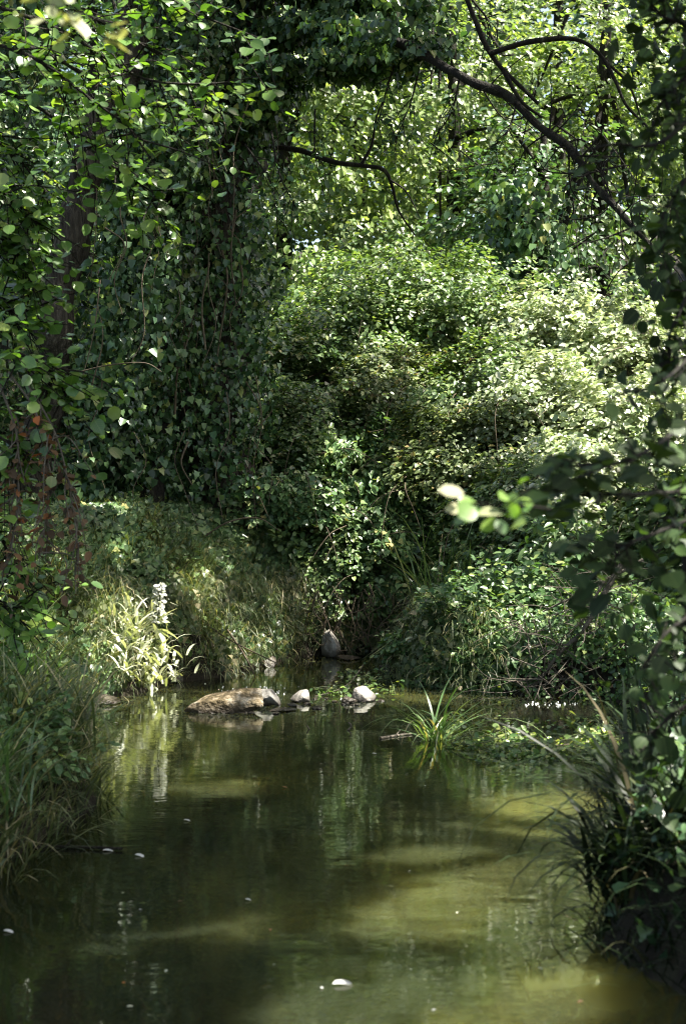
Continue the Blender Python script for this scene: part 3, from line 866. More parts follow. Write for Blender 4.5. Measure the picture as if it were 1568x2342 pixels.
for k, (lb, x, yt, Y, wp, n, mk, sz) in enumerate(BUSH):
    shape = LANCE if k in (13,) else (OVAL if mk in ('bramble_lit', 'bramble') else HEART)
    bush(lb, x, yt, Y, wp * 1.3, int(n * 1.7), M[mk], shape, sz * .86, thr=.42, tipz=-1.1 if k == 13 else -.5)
n = 90000
X = rng.uniform(-2.6, 6.0, n); Y = rng.uniform(15.0, 21.5, n); dd = sdist(X, Y); k_ = dd > .35; X, Y = X[k_], Y[k_]; N = len(X)
P = np.stack([X, Y, hfun(X, Y)], -1)
P[:, 2] += rng.random(N) ** .7 * (.12 + 1.0 * np.clip(fbm(P, .9, 97) - .36, 0, 1) * 2)
k_ = fbm(P, 2.4, 99) > .40; P = P[k_]; N = len(P)
f = MB().leaves(P, jit(N, (.1, -.45, .8), .42), jit(N, (0, -.6, -.4), .5), .08 * rng.uniform(.5, 1.3, N), OVAL)
tag(f.build('creeper_cover', M['bramble']), 'tangled creepers covering the slope between the bramble bushes', 'creepers', kind='stuff')
for lb, xx, yy, rz, rx in (('large bramble bush on the left bank beyond the frame', -4.6, 12.5, 2.4, 1.5), ('bramble bush on the left bank behind the foreground alder', -4.0, 9.6, 1.6, 1.3),
                           ('tall bramble bush on the right bank beyond the frame', 4.6, 13.4, 3.0, 1.6), ('bramble bush right of the near alder, beyond the frame', 3.4, 7.6, 2.0, 1.2),
                           ('tall bush behind the left ivy clad tree', -4.4, 16.6, 4.0, 1.9), ('bush at the foot of the ivy pillar behind the trunks', -2.4, 17.0, 3.6, 1.7)):
    bush(lb, 0, 0, 0, 0, 9000, M['bramble'], OVAL, .1, base=(xx, yy, rz, rx))

# ------------------------------------------------------------------ 5. banks: ivy carpet, grass, shrubs
def scatter(n, x0, x1, y0, y1, dmin, dmax):
    X = rng.uniform(x0, x1, n); Y = rng.uniform(y0, y1, n)
    d = sdist(X, Y)
    k = (d > dmin) & (d < dmax)
    X, Y = X[k], Y[k]
    return np.stack([X, Y, hfun(X, Y)], -1), d[k]


P, d = scatter(90000, -3.6, 1.6, 11.2, 17.8, .04, 3.2)
k = fbm(P, 1.1, 71) + .12 * sstep(.4, 1.4, d) > .45
P = P[k]; N = len(P)
f = MB().leaves(P + np.stack([0 * P[:, 0], 0 * P[:, 0], rng.uniform(.02, .22, N)], -1), jit(N, (.05, -.65, .75), .32), jit(N, (0, -.6, -.7), .4), .075 * rng.uniform(.5, 1.3, N), IVY5)
tag(f.build('ivy_carpet', M['ivybank']), 'dark green ivy carpet covering the left bank above the water', 'ivy', kind='stuff')
P, d = scatter(52000, -4.0, 1.0, 11.0, 16.4, .05, 2.6)
k = fbm(P, 1.3, 77) + .16 * (1 - sstep(.2, 1.3, d)) > .50
P = P[k]; N = len(P)
f = MB().blades(P, rng.normal(-1.4, .9, N), rng.uniform(.14, .42, N), rng.uniform(0, .7, N), rng.uniform(.9, 2.2, N), rng.uniform(.004, .009, N), 5)
tag(f.build('bank_grass', M['grass']), 'thin olive and straw coloured grass on the left bank', 'grass', kind='stuff')
# growth draped over the lip of the bank, nearly down to the water
P, d = scatter(42000, -3.0, 1.3, 11.4, 16.6, .0, .42)
N = len(P)
g = MB().blades(P + np.stack([0 * d, -.05 + 0 * d, .05 + .35 * rng.random(N) * sstep(0, .2, d)], -1), rng.normal(-1.57, .7, N), rng.uniform(.12, .40, N), rng.uniform(.4, 1.4, N), rng.uniform(1.9, 3.0, N), rng.uniform(.004, .008, N), 5)
k = fbm(P, 1.5, 91) > .42; P = P[k]; N = len(P)
g.leaves(P + np.stack([0 * P[:, 0], rng.uniform(-.1, .02, N), rng.uniform(.0, .38, N)], -1), jit(N, (0, -.8, .5), .4), jit(N, (0, -.4, -.9), .4), .055 * rng.uniform(.5, 1.3, N), HEART)
tag(g.build('draped_growth', M['grass']), 'dry grass and creepers draped over the lip of the left bank', 'creepers', kind='stuff')
# small leaved herbs mixed in
P, d = scatter(30000, -4.0, 3.4, 10.6, 16.4, .04, 2.4)
k = fbm(P, 1.7, 83) > .5
P = P[k]; N = len(P)
f = MB().leaves(P + np.stack([0 * P[:, 0], 0 * P[:, 0], rng.uniform(.02, .3, N)], -1), jit(N, (0, -.4, .8), .4), jit(N, (0, -.5, -.2), .6), .05 * rng.uniform(.5, 1.4, N), OVAL)
tag(f.build('bank_herbs', M['bramble']), 'small leaved herbs creeping over both far banks', 'herbs', kind='stuff')
P, d = scatter(26000, .5, 4.2, 10.8, 13.6, .0, .9)
N = len(P)
f = MB().leaves(P + np.stack([0 * P[:, 0], -.04 + 0 * P[:, 0], rng.uniform(.0, .4, N) * sstep(0, .25, d)], -1), jit(N, (0, -.5, .7), .45), jit(N, (0, -.6, -.2), .6), .05 * rng.uniform(.5, 1.4, N), OVAL)
tag(f.build('bank_foliage', M['shrub']), 'low green foliage covering the foot of the right bank', 'foliage', kind='stuff')
P, d = scatter(16000, .7, 4.4, 3.2, 11.5, .03, 2.6)
Q, d2 = scatter(6000, -4.5, -1.1, 3.0, 11.2, .03, 2.6)
P = np.vstack([P, Q]); N = len(P)
f = MB().leaves(P + np.stack([0 * P[:, 0], 0 * P[:, 0], rng.uniform(.02, .35, N)], -1), jit(N, (0, -.2, .8), .4), jit(N, (0, -.5, -.2), .6), .05 * rng.uniform(.5, 1.3, N), HEART)
tag(f.build('near_ground_cover', M['ivy']), 'dark leafy ground cover on the two near banks', 'ground cover', kind='stuff')

SH = [('green upright shrub with small leaves standing at the water on the right bank', 1110, 1265, 12.7, 210, 5200, 'shrub', .06),
      ('green leafy shrub right of the upright one, behind the dead branches', 1240, 1290, 12.9, 230, 5200, 'shrub', .06),
      ('large leaved green plant lit from behind above the shrubs', 1290, 1160, 13.7, 260, 2600, 'shrub', .12),
      ('shaded shrub behind the dead branches at the right', 1400, 1330, 12.6, 240, 4500, 'ivybank', .065),
      ('low leafy plant trailing into the water left of the green shrub', 955, 1490, 12.85, 120, 1500, 'shrub', .06),
      ('small low shrub at the edge of the water under the green shrub', 1060, 1470, 12.4, 150, 2200, 'shrub', .055)]
def upright(label, x, yt, Y, wpx, nst, lm, size, group, sm='stemg'):
    top = at(x, yt, Y); gz = hgt(top[0], top[1]); H = top[2] - gz; rx = wpx / F * Y / 2
    c = np.array([top[0], top[1], gz]); o = thing('shrub', label, 'shrub', c, group)
    st, f = MB(), MB(); P, T, Nn = [], [], []
    for k in range(nst):
        a = rng.uniform(0, 6.28); rr = math.sqrt(rng.random())
        b = np.array([c[0] + rx * rr * math.cos(a), c[1] + rx * .8 * rr * math.sin(a), 0]); b[2] = max(.0, hgt(b[0], b[1])) - .02
        h = (H + gz - b[2]) * (1 - .45 * rr ** 2) * rng.uniform(.55, 1.12)
        lean = np.array([math.cos(a), math.sin(a) - .3, 0]) * rr * .22 * h + rng.normal(0, .04, 3) * [1, 1, 0]
        q = spline([b, b + lean * .3 + [0, 0, h * .5], b + lean + [0, 0, h]], 26)
        st.tube([q[0], q[12], q[25]], .005, .0025, 4, 8)
        for j in range(3, 26):
            for sg in (0, 1):
                if rng.random() < .22: continue
                az = j * 1.3 + sg * math.pi + rng.normal(0, .4); od = np.array([math.cos(az), math.sin(az), rng.uniform(-.1, .5)])
                P.append(q[j] + od * .012 + rng.normal(0, .012, 3)); T.append(od + [0, -.1, -.15]); Nn.append(np.array([0, -.35, 1]) + rng.normal(0, .35, 3) - .3 * od)
    N = len(P)
    f.leaves(np.array(P), np.array(Nn), np.array(T), size * rng.uniform(.5, 1.3, N), OVAL)
    st.build('stems', M[sm], o); f.build('foliage', lm, o)


upright(SH[0][0], 1100, 1255, 12.5, 210, 75, M['shrub'], .07, 'shrubs on the right bank')
upright(SH[1][0], 1235, 1275, 12.7, 230, 80, M['shrub'], .07, 'shrubs on the right bank')
upright(SH[3][0], 1400, 1320, 12.5, 240, 70, M['shrub'], .065, 'shrubs on the right bank')
upright(SH[5][0], 1070, 1450, 12.2, 160, 45, M['shrub'], .055, 'shrubs on the right bank')
for lb, x, yt, Y, wp, n, mk, sz in (SH[2], SH[4]):
    bush(lb, x, yt, Y, wp * 1.2, n, M[mk], OVAL if sz < .1 else LONG, sz, group='shrubs on the right bank', name='shrub', cat='shrub', thr=.36, stems=18, sm='stemg')
bush('clump of leaves glaring in the sun beside the green shrub', 975, 1468, 12.7, 75, 420, M['white'], OVAL, .07, group=None, name='sunlit_plant', cat='plant', thr=.2, stems=8, sm='stemg')

# reeds above the right bank
for lb, x, y, Y, n, L in (('tall clump of upright green reeds on the bank right of centre', 1005, 1260, 14.3, 70, 1.25), ('arching reed clump beside the tall reeds', 1110, 1260, 13.9, 60, .95), ('drooping pale tipped reeds behind the tall clump', 1040, 1130, 14.9, 40, .8)):
    p = at(x, y, Y); p[2] = min(p[2], hgt(p[0], p[1])) if False else hgt(p[0], p[1])
    tussock(lb, p, n, L * 1.15, M['tuft'], 'reed_clump', 'reeds', 'reeds on the right bank', .016, .12, (.02, .3), (.5, 1.9))

# flowering spike and sunlit plants on the left edge
p = at(338, 1570, 12.0); p[2] = max(-.03, hgt(p[0], p[1]))
o = thing('flowering_plant', 'tall plant with a white flower spike lit by the sun at the left water edge', 'plant', p)
tipp = at(368, 1335, 12.0)
MB().tube([p, (p + tipp) / 2 + np.array([.015, 0, 0]), tipp], .006, .003, 5, 14).build('stem', M['stemg'], o)
n = 60; s = rng.random(n) * .62
q = spline([p, (p + tipp) / 2 + np.array([.015, 0, 0]), tipp], 100)[(s * 99).astype(int)]
az = rng.uniform(0, 6.28, n); od = np.stack([np.cos(az), np.sin(az), 0 * az], -1)
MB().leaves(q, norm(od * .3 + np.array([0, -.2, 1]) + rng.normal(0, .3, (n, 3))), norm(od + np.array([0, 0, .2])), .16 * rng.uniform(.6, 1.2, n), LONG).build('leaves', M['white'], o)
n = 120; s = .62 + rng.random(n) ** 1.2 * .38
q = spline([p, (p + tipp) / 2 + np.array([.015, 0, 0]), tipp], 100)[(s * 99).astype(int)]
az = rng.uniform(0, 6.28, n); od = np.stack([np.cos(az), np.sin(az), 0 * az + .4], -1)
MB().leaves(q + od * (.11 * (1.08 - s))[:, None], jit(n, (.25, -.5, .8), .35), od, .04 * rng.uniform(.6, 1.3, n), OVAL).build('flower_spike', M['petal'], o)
for lb, x, y, n, L in (('long leaved plant blazing in the sun left of the flower spike', 255, 1590, 110, .24), ('sunlit plant with narrow leaves at the foot of the flower spike', 300, 1588, 120, .2), ('sunlit grassy plant overhanging the water under the flower spike', 340, 1577, 90, .2), ('sunlit leafy plant at the waterline nearest the left grass', 228, 1602, 90, .22), ('small sunlit plant above the waterline plants', 280, 1578, 90, .3)):
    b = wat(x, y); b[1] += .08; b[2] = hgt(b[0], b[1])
    o = thing('sunlit_plant', lb, 'plant', b, 'sunlit plants at the left edge')
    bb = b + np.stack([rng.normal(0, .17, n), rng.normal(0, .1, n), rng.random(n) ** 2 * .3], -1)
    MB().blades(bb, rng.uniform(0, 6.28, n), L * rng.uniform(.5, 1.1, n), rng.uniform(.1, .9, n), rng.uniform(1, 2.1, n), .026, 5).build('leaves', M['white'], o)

# ------------------------------------------------------------------ 6. near left: grasses, herbs, alder
GL = [('arching grass tussock at the tip of the near left bank, over the water', 150, 1800, .55, 170), ('grass tussock with long drooping blades left of the bank tip', 70, 1830, .6, 170), ('grass tussock at the left frame edge above the bank tip', 20, 1760, .6, 150),
      ('fine grass tussock behind the bank tip', 110, 1690, .5, 150), ('dark grass tussock low at the left frame edge', 10, 1930, .45, 130), ('grass tussock below the sunlit plants', 60, 1620, .5, 140), ('broad bladed grass tussock reaching right over the water', 175, 1755, .55, 90)]
for lb, x, y, L, n in GL:
    b = wat(x, y + 30); b[0] -= .12; b[2] = max(.05, hgt(b[0], b[1]))
    tussock(lb, b, int(n * 1.6), L * 1.2, M['tuft'] if n < 160 else M['grass'], 'grass_tussock', 'grass', 'grass tussocks on the near left bank', .010, .12, (.0, .5), (.9, 2.1))
# nettles / herbs there
P, d = scatter(16000, -3.4, -1.0, 5.7, 11.0, -.05, .7)
N = len(P)
f = MB().blades(P, rng.normal(-.6, 1.0, N), rng.uniform(.15, .5, N), rng.uniform(0, .7, N), rng.uniform(1.0, 2.4, N), rng.uniform(.005, .010, N), 6)
tag(f.build('bank_grass', M['grass']), 'thin grass hanging over the edge of the near left bank', 'grass', kind='stuff')
for lb, x, y in (('leafy green herb at the lower left frame edge', 30, 1900), ('leafy herb at the water under the left grass', 110, 1885), ('dark leafy herb at the left frame edge above the grass', 20, 1600)):
    b = wat(x, y); bush(lb, 0, 0, 0, 0, 600, M['shrub'], OVAL, .05, group='herbs on the near left bank', name='herb', cat='herb', base=(b[0] - .1, b[1] + .15, .32, .26), thr=.25, stems=10, sm='stemg')

b = np.array([-2.75, 8.3, hgt(-2.75, 8.3)])
tL = thing('alder_tree', 'alder at the left edge whose leafy branches hang across the upper left', 'tree', b)
MB().tube([b, b + np.array([.1, 0, 3]), b + np.array([-.1, .1, 6]), b + np.array([0, 0, 9])], .17, .07, 14, 30, .2).build('trunk', M['bark2'], tL)
LB = [[(-190, -120), (60, -30), (250, 60), (420, 160)], [(-190, 60), (50, 120), (200, 220), (340, 330)], [(-190, 250), (0, 330), (110, 440)], [(-190, 480), (-20, 530), (70, 620)],
      [(-190, 700), (0, 790), (90, 830), (165, 900)], [(-190, -260), (200, -80), (420, 20), (600, 90)], [(-190, 1120), (-40, 1180), (60, 1330)], [(-190, 920), (-40, 980), (70, 1040)],
      [(-190, 160), (60, 230), (230, 360), (380, 460)], [(-190, -40), (120, 60), (330, 180), (540, 190)], [(-190, 20), (100, 120), (300, 230), (500, 250)], [(-190, 1300), (-60, 1340), (50, 1420)], [(-190, 380), (0, 440), (90, 520)],
      [(-190, 620), (-30, 680), (70, 740)]]
fl = MB()
for k, pts in enumerate(LB):
    w = MB(); Y = 8.3 + rng.normal(0, .35)
    leafy_branch(w, fl, px(pts, [8.3] + [Y] * (len(pts) - 1)), .016, 34, .42, 8, .08, ALDER, droop=-.35)
    w.build('branch', M['bark2'], tL)
fl.build('leaves', M['alder'], tL)
f = MB(); crown_leaves(f, (-3.4, 8.0, 8.6), (2.6, 3, 2), 60, 40, .2, OVAL, .7, gaps=True); f.build('crown', M['canopy'], tL)
# blurred near spray, top left
o = thing('leaf_spray', 'blurred near spray of pale sunlit leaves in the top left corner', 'branch', at(60, -60, 3.2))
w = MB(); f = MB(); leafy_branch(w, f, px([(40, -80), (120, -10), (210, 40)], 3.2), .006, 7, .09, 4, .055, ALDER, tr=.002)
w.build('twig', M['bark2'], o); f.build('leaves', M['glint'], o)
# dead branch with rusty leaves
o = thing('dead_branch', 'hanging dead branch with rusty brown leaves under the left alder', 'branch', at(90, 860, 7.7))
f = MB()
for pts in ([(20, 850), (90, 960), (110, 1120), (90, 1290)], [(60, 870), (130, 1000), (165, 1150), (180, 1260)], [(0, 880), (40, 1000), (40, 1150), (20, 1280)]):
    w = MB(); leafy_branch(w, f, px(pts, 7.7), .008, 19, .22, 6, .062, OVAL, droop=-1.0); w.build('twig', M['twig'], o)
f.build('dead_leaves', M['dead'], o)

# ------------------------------------------------------------------ 7. near right: alder, sedges
b = np.array([1.23, 4.75, hgt(1.23, 4.75)])
tR = thing('alder_tree', 'dark alder at the right edge with large leaves hanging in front of the scene', 'tree', b)
MB().tube([b, b + np.array([-.03, 0, 1.5]), b + np.array([.02, 0, 3.2]), b + np.array([.3, .2, 8])], .055, .035, 14, 30, .25).build('trunk', M['bark2'], tR)
RB = [([(1590, 260), (1500, 330), (1400, 330), (1300, 355)], 4.4, 7), ([(1590, 950), (1480, 1030), (1370, 1065), (1250, 1040)], 4.3, 15), ([(1590, 1120), (1470, 1130), (1360, 1130), (1240, 1120)], 4.3, 13), ([(1590, 60), (1520, 40), (1470, 0)], 4.5, 16),
      ([(1590, 1400), (1520, 1450), (1450, 1560)], 4.5, 12), ([(1590, 640), (1540, 740), (1500, 860)], 4.5, 14), ([(1590, 1180), (1470, 1230), (1390, 1260)], 4.4, 16), ([(1590, 380), (1540, 450), (1500, 520)], 4.5, 14),
      ([(1590, 160), (1540, 200), (1490, 260)], 4.5, 16), ([(1590, 1600), (1530, 1640), (1470, 1700)], 4.6, 12), ([(1590, 800), (1530, 860), (1450, 900)], 4.5, 6)]
fr_ = MB()
for pts, Y, n in RB:
    w = MB(); leafy_branch(w, fr_, px(pts, [4.7] + [Y - .75] * (len(pts) - 1) if 700 < pts[0][1] < 1500 else Y), .008, n, .15, 5, .064 if 900 < pts[0][1] < 1200 else .05, ALDER, droop=-.4, tr=.003, s0=.1); w.build('branch', M['bark2'], tR)
ivy_on(fr_, [b + np.array([-.03, 0, .2]), b + np.array([-.03, 0, 1.6]), b + np.array([-.03, 0, 2.4]), b + np.array([-.02, 0, 3.4])], 1300, .2, .055, shape=ALDER, thr=.2, sleeve=.07)
fr_.build('leaves', M['aldershade'], tR)
f = MB(); crown_leaves(f, (2.6, 4.5, 8.2), (3, 3, 1.6), 60, 40, .2, OVAL, .8, gaps=True); f.build('crown', M['canopy'], tR)
o = thing('leaf_spray', 'blurred near spray of partly sunlit leaves hanging right of the centre', 'branch', at(1210, 1140, 3.0))
w = MB(); f = MB(); leafy_branch(w, f, px([(1260, 1165), (1180, 1155), (1090, 1150)], 3.0), .004, 6, .05, 3, .046, ALDER, tr=.002)
w.build('twig', M['bark2'], o); f.build('leaves', M['alder'], o)
P = np.array(px([(1060, 1128), (1075, 1165), (1150, 1175)], 3.0))
MB().leaves(P, [(.2, -.5, .8), (.1, -.45, .85), (.2, -.3, .9)], [(-1, 0, -.1), (-1, 0, -.25), (-.7, 0, -.5)], .055, ALDER, np.array([.9, .95, .6])).build('sunlit_leaves', M['glint'], o)

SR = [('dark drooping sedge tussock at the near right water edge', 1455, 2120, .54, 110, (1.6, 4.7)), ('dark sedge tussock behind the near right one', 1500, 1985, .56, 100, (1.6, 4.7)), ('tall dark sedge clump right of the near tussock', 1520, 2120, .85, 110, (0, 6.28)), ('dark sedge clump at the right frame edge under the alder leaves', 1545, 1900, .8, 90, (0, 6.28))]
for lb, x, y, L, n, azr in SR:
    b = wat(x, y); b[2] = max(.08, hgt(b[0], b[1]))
    tussock(lb, b, n, L, M['sedgeshade'], 'sedge_tussock', 'sedge', 'sedge tussocks on the near right bank', .018, .075, (.0, .7), (1.2, 2.7), azr)
    b2 = b
P, d = scatter(5000, .7, 1.9, 3.6, 8.0, .0, .7)
N = len(P)
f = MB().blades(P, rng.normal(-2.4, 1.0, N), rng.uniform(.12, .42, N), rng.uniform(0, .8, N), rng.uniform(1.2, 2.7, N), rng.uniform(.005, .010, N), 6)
tag(f.build('bank_grass', M['sedgeshade']), 'dark grass hanging over the edge of the near right bank', 'grass', kind='stuff')
# upright dark canes behind the sedges
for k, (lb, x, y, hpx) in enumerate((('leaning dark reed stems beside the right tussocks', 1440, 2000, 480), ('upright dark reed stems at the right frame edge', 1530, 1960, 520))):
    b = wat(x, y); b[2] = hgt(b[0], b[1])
    tussock(lb, b, 26, .95, M['sedgeshade'], 'reed_clump', 'reeds', 'reed stems on the near right bank', .012, .09, (0, .25), (.1, .9))

# ------------------------------------------------------------------ 8. dead branches at the right
DB = [('pale dead branch slanting down into the water at the right bank', [(1420, 1290), (1330, 1440), (1270, 1500), (1200, 1592)], 11.62, .024), ('dead branch lying across the brush above the water', [(1440, 1500), (1330, 1505), (1230, 1480), (1180, 1420)], 11.75, .016),
      ('dead grey branch high in the brush, right of the shrubs', [(1470, 1280), (1380, 1330), (1300, 1370), (1240, 1400)], 11.8, .015), ('dead branch with fine twigs low over the water', [(1440, 1570), (1340, 1560), (1250, 1550), (1160, 1560)], 11.6, .014),
      ('forked dead branch at the right of the brush', [(1480, 1400), (1420, 1470), (1390, 1540), (1390, 1600)], 11.55, .018), ('thin dead branch behind the slanting one', [(1380, 1330), (1330, 1420), (1310, 1500), (1290, 1590)], 11.65, .012)]
for lb, pts, Y, r in DB:
    P = px(pts, Y)
    o = thing('dead_branch', lb, 'branch', P[-1], 'dead branches on the right bank')
    MB().tube(P, r, r * .4, 7, 24, .2).build('limb', M['twig'], o)
    t = MB(); path = spline(P, 40)
    for k in range(32):
        a = path[rng.integers(4, 40)]; d = norm(rng.normal(0, 1, 3) * np.array([1, .6, .7]) + np.array([-.3, -.2, 0])); L = rng.uniform(.12, .6)
        e = a + d * L + np.array([0, 0, -.08 * L]); m = (a + e) / 2 + rng.normal(0, .04, 3)
        t.tube([a, m, e], max(.0045, r * .3), .0025, 4, 7)
        if rng.random() < .6: t.tube([m, m + norm(d + rng.normal(0, .6, 3)) * L * .5], r * .18, r * .08, 4, 4)
    t.build('twigs', M['twig'], o)

# roots under the overhanging bank
for lb, x0, x1, n, Y in (('tangle of pale bare roots hanging from the bank behind the rocks', 720, 860, 26, 15.0), ('bare roots and stems hanging over the dark hollow at the stream head', 860, 990, 26, 15.2)):
    b = at((x0 + x1) / 2, 1390, Y); o = thing('hanging_roots', lb, 'roots', b, 'roots at the stream head')
    for k in range(n):
        t = MB(); x = rng.uniform(x0, x1); y = rng.uniform(1330, 1410)
        t.tube(px([(x, y), (x + rng.normal(0, 14), y + 40), (x + rng.normal(0, 26), y + 75), (x + rng.normal(0, 40), rng.uniform(1440, 1500))], Y - rng.uniform(0, .4)), rng.uniform(.004, .011), .003, 5, 12)
        t.build('root', M['vine'], o)
# trailing bare stems on the left bank
for lb, pts, Y in (('long bare stem slanting down the left bank to the water', [(250, 1330), (400, 1380), (520, 1460), (640, 1520)], [13.6, 13.2, 13, 12.9]), ('thin bare stem hanging to the water on the left bank', [(520, 1440), (560, 1500), (590, 1560)], [13.2, 13, 12.9]),
                   ('pale curved stem arching at the top of the ivy bank', [(450, 1240), (520, 1195), (590, 1185), (640, 1215)], [14.5, 14.5, 14.6, 14.7])):
    P = px(pts, Y); MBt = MB().tube(P, .011, .005, 5, 24)
    tag(MBt.build('bare_stem', M['vine'], loc=P[0]), lb, 'stem', 'bare stems on the left bank')

# ------------------------------------------------------------------ 9. stones
def rk(label, x, y, wpx, hpx, dep, m, seed, name='stone', group='stones in the stream', amp=.3, rot=0, sink=.35, tilt=0):
    p = wat(x, y)
    r = np.array([wpx / F * p[1] / 2, dep, hpx / F * p[1] / (2 - sink)])
    c = p + np.array([0, dep * .6, r[2] * (1 - sink) - r[2] * .35])
    return rock(label, c, r, M[m], seed, name, 'stone', group, rot, amp, tilt=tilt)


rk('large mossy brown boulder lying in the middle of the stream', 515, 1630, 215, 74, .22, 'mossrock', 3, 'boulder', amp=.5, tilt=-.2)
rk('pale sunlit stone against the right end of the mossy boulder', 614, 1614, 90, 46, .15, 'palerock', 5, amp=.2, tilt=.2)
rk('small brown stone with a pale sunlit top between the boulder and the white stone', 690, 1606, 58, 36, .12, 'palerock', 8, amp=.2)
rk('white sunlit stone right of the small brown stone', 834, 1604, 70, 44, .14, 'palerock', 12, amp=.2)
rk('small dark wet stone between the boulder and the weed', 725, 1622, 34, 9, .06, 'wetrock', 61, amp=.25)
rk('low brown stone hard against the white stone', 796, 1608, 40, 16, .08, 'wetrock', 63, amp=.25)
rk('flat wet stone just breaking the water before the pale stone', 645, 1628, 72, 10, .09, 'wetrock', 14, amp=.2)
rk('grey stone at the waterline below the flower spike', 395, 1562, 50, 34, .16, 'wetrock', 17, amp=.2)
rk('reddish stone at the near left waterline behind the grass', 230, 1612, 90, 26, .2, 'wetrock', 19, amp=.2)
rk('tall grey stone leaning against the bank at the stream head', 758, 1504, 50, 80, .2, 'palerock', 23, group='stones at the stream head', amp=.15, sink=.2)
rk('squarish stone in the bank left of the tall grey stone', 616, 1527, 40, 36, .15, 'wetrock', 27, group='stones at the stream head', amp=.15)
for lb, x, y, w, h, s in (('low wet stone in the dark water at the stream head', 800, 1510, 60, 16, 31), ('flat stone at the mouth of the dark hollow', 875, 1488, 60, 20, 33), ('rounded stone inside the dark hollow', 845, 1478, 34, 26, 35), ('small stone beside the tall grey stone', 770, 1497, 44, 14, 37), ('broad stone on the right of the stream head', 945, 1510, 70, 50, 39), ('dark low stone before the trailing plant', 890, 1530, 50, 12, 41)):
    rk(lb, x, y, w, h, .14, 'wetrock', s, group='stones at the stream head', amp=.2)
for k in range(14):
    x_, y_ = [(575, 1634), (650, 1622), (705, 1612), (765, 1606), (790, 1612), (745, 1600), (560, 1592), (870, 1605), (480, 1640), (630, 1634), (668, 1616), (718, 1600), (812, 1614), (900, 1560)][k]
    rk('small wet pebble among the stones in mid stream', x_, y_, rng.uniform(14, 26), rng.uniform(5, 10), .04, 'wetrock', 70 + k, 'pebble', 'pebbles among the mid stream stones', amp=.25)
f = MB()
n = 90
x = np.concatenate([rng.normal(575, 45, 60), rng.uniform(1200, 1330, 30)]); y = np.concatenate([rng.normal(1580, 6, 60), rng.normal(1612, 3, 30)])
c = np.array([wat(a, b) for a, b in zip(x, y)])
ang = np.linspace(0, 2 * np.pi, 6, endpoint=False)
for p in c:
    r = rng.uniform(.004, .011)
    f.tube([p + np.array([0, 0, -.003]), p + np.array([0, 0, r * .6]), p + np.array([0, 0, r])], r, r * .25, 6, 4)
tag(f.build('foam_bubbles', M['foam']), 'white foam bubbles floating behind the boulder and below the dead branches', 'foam', kind='stuff')

# ------------------------------------------------------------------ 10. plants and litter in the water
b = wat(995, 1690)
tussock('green grass tuft standing in the water in mid stream', b - np.array([0, 0, .02]), 50, .74, M['tuft'], 'grass_tuft', 'grass', None, .0125, .035, (.1, .95), (1.1, 2.5), levels=9)
CR = [('floating cress mat right of the grass tuft', 1110, 1690, 150, 60), ('floating cress mat along the front of the weed bed', 1180, 1722, 170, 26), ('floating cress mat beside the right bank leaves', 1330, 1680, 130, 50), ('trailing weed with pale stems at the right of the weed bed', 1370, 1725, 120, 26), ('trailing green weed between the small stone and the white stone', 780, 1590, 80, 16), ('leafy weed creeping out from behind the white stone', 850, 1560, 120, 40)]
for lb, x, y, w, h in CR:
    n = int(w * h * .06 + 90)
    xs = rng.normal(x, w * .36, n); ys = np.clip(rng.normal(y, h * .34, n), 1520, 1790)
    P = np.array([wat(a, c_) for a, c_ in zip(xs, ys)]); P[:, 2] = rng.random(n) ** 3 * .07 + .004; kk = fbm(P, 5.0, 15) > .46; P = P[kk]; n = len(P)
    ctr = P.mean(0); ctr[2] = 0
    o = thing('water_weed', lb, 'weed', ctr, 'floating weeds')
    MB().leaves(P, jit(n, (0, -.2, 1), .45), jit(n, (0, 0, .2), .9), .042 * rng.uniform(.5, 1.4, n), OVAL).build('leaves', M['weed'], o)
    t = MB()
    for k in range(14):
        a = P[rng.integers(n)]; e = P[rng.integers(n)]
        t.tube([a, (a + e) / 2 + np.array([0, 0, rng.uniform(0, .06)]), e], .004, .002, 4, 8)
    t.build('stems', M['stemg'], o)
for lb, pts, r in (('dark stick floating at the left edge of the water', [(60, 1942), (150, 1940), (280, 1946)], .011), ('small twig poking out of the water before the boulder', [(712, 1668), (702, 1658)], .008), ('bent twig poking out of the water left of the grass tuft', [(790, 1670), (803, 1662), (797, 1652)], .008),
                   ('short stick floating left of the grass tuft', [(870, 1690), (905, 1684), (940, 1680)], .012), ('long pale stem lying on the weed bed', [(1190, 1715), (1300, 1705), (1400, 1690)], .006), ('pale stem reaching over the water beyond the small stone', [(700, 1592), (760, 1582), (800, 1560), (830, 1520)], .006)):
    P = np.array([wat(x, y) for x, y in pts]); P[:, 2] += .006
    if 'poking' in lb or 'reaching' in lb:
        Y = P[0, 1]; P = np.array([at(x, y, Y) for x, y in pts]); P[0, 2] = -.02
    w = MB().tube(P, r, r * .6, 6, 16, .2)
    if r > .01:
        a = P[1]; w.tube([a, a + np.array([.03, .04, .03])], r * .4, r * .2, 5, 4)
    tag(w.build('floating_stick', M['bark2'] if 'dark' in lb else M['twig'], loc=P[0]), lb, 'stick', 'sticks in the water')
FLV = [('pale leaf floating alone in the lower middle of the stream', 760, 2255, .075), ('white curled leaf floating right of the dark stick', 308, 1958, .05), ('small pale leaf floating on the dark stick', 235, 1948, .05), ('tiny leaf floating in the dark middle water', 420, 1878, .035), ('dark leaf floating left of the green reflection', 645, 1802, .03),
       ('pale leaf floating at the right under the dead branches', 1345, 1592, .09), ('tiny leaf floating at the left edge of the water', 8, 2132, .04), ('tiny leaf floating near the middle of the dark water', 560, 2060, .025), ('tiny pale leaf floating before the grass tuft', 850, 1725, .03), ('pale leaf floating by the left waterline', 262, 1655, .03)]
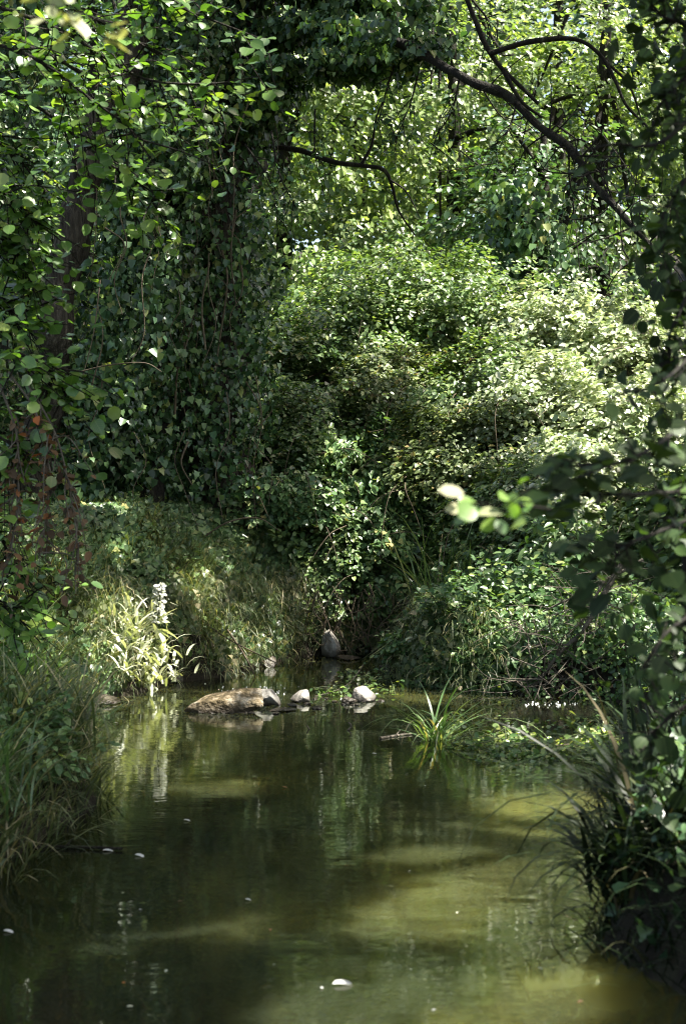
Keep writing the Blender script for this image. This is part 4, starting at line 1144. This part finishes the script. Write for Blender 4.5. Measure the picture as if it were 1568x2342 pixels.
for k, (lb, x, y, s) in enumerate(FLV):
    p = wat(x, y); p[2] = .006
    a = rng.uniform(-.4, .4)
    w = MB().leaves([p], [(0, -.03, 1)], [(math.cos(a), math.sin(a), 0)], s, ALDER, np.array([.9]), width=.6)
    tag(w.build('floating_leaf', M['petal'] if 'dark leaf' not in lb else M['dead'], loc=p), lb, 'leaf', 'leaves floating on the stream')

for k in range(22):
    p = wat(rng.uniform(250, 1350), rng.uniform(1690, 2330)); p[2] = .004
    if sdist(p[:1], p[1:2])[0] > -.1: continue
    a = rng.uniform(0, 6.28)
    w = MB().leaves([p], [(rng.normal(0, .1), rng.normal(0, .1), 1)], [(math.cos(a), math.sin(a), 0)], rng.uniform(.010, .022), OVAL, np.array([rng.random()]))
    tag(w.build('floating_leaf', M['petal'] if k % 3 else M['dead'], loc=p), 'tiny speck of leaf litter floating on the open water', 'leaf', 'specks floating on the open water')

# ------------------------------------------------------------------ light, sky, camera
w = bpy.data.worlds.new('World'); scene.world = w; w.use_nodes = True
nt = w.node_tree; nt.nodes.clear()
bg = nt.nodes.new('ShaderNodeBackground'); ow = nt.nodes.new('ShaderNodeOutputWorld')
sky = nt.nodes.new('ShaderNodeTexSky'); sky.sky_type = 'NISHITA'; sky.sun_disc = False; sky.ozone_density = .4; sky.dust_density = 2.5; sky.air_density = .8
sky.sun_elevation = math.asin(SUN[2]); sky.sun_rotation = math.atan2(SUN[0], SUN[1])
wm = nt.nodes.new('ShaderNodeMix'); wm.data_type = 'RGBA'; wm.blend_type = 'MULTIPLY'; wm.inputs[0].default_value = 1
wm.inputs[7].default_value = (1.06, 1.0, .82, 1)          # warm tint takes some of the blue out of the sky light
nt.links.new(sky.outputs[0], wm.inputs[6]); nt.links.new(wm.outputs[2], bg.inputs[0]); bg.inputs[1].default_value = .114
nt.links.new(bg.outputs[0], ow.inputs[0])
sl = bpy.data.lights.new('sun', 'SUN'); sl.energy = 5.0; sl.angle = math.radians(.53); sl.color = (1, .95, .84)
so = bpy.data.objects.new('sun', sl); COL.objects.link(so)
from mathutils import Vector
so.rotation_euler = Vector(SUN).to_track_quat('Z', 'Y').to_euler(); so.location = (8, 4, 16)
cam = bpy.data.cameras.new('camera'); co = bpy.data.objects.new('camera', cam); COL.objects.link(co)
co.location = (0, 0, CH); co.rotation_euler = (math.pi / 2, 0, 0)
cam.sensor_fit = 'VERTICAL'; cam.sensor_height = 36; cam.lens = 36 * F / 2342
cam.clip_start = .05; cam.clip_end = 400
cam.dof.use_dof = True; cam.dof.focus_distance = 13; cam.dof.aperture_fstop = 3.6
scene.camera = co
scene.view_settings.view_transform = 'Standard'; scene.view_settings.look = 'None'; scene.view_settings.exposure = 0; scene.view_settings.gamma = 1
scene.render.engine = 'CYCLES'
cy = scene.cycles
cy.max_bounces = 6; cy.diffuse_bounces = 3; cy.glossy_bounces = 3; cy.transmission_bounces = 4; cy.transparent_max_bounces = 8
cy.sample_clamp_indirect = 4; cy.caustics_reflective = False; cy.caustics_refractive = False
cy.use_denoising = True
cy.filter_width = 1.1
cy.film_exposure = 4.0
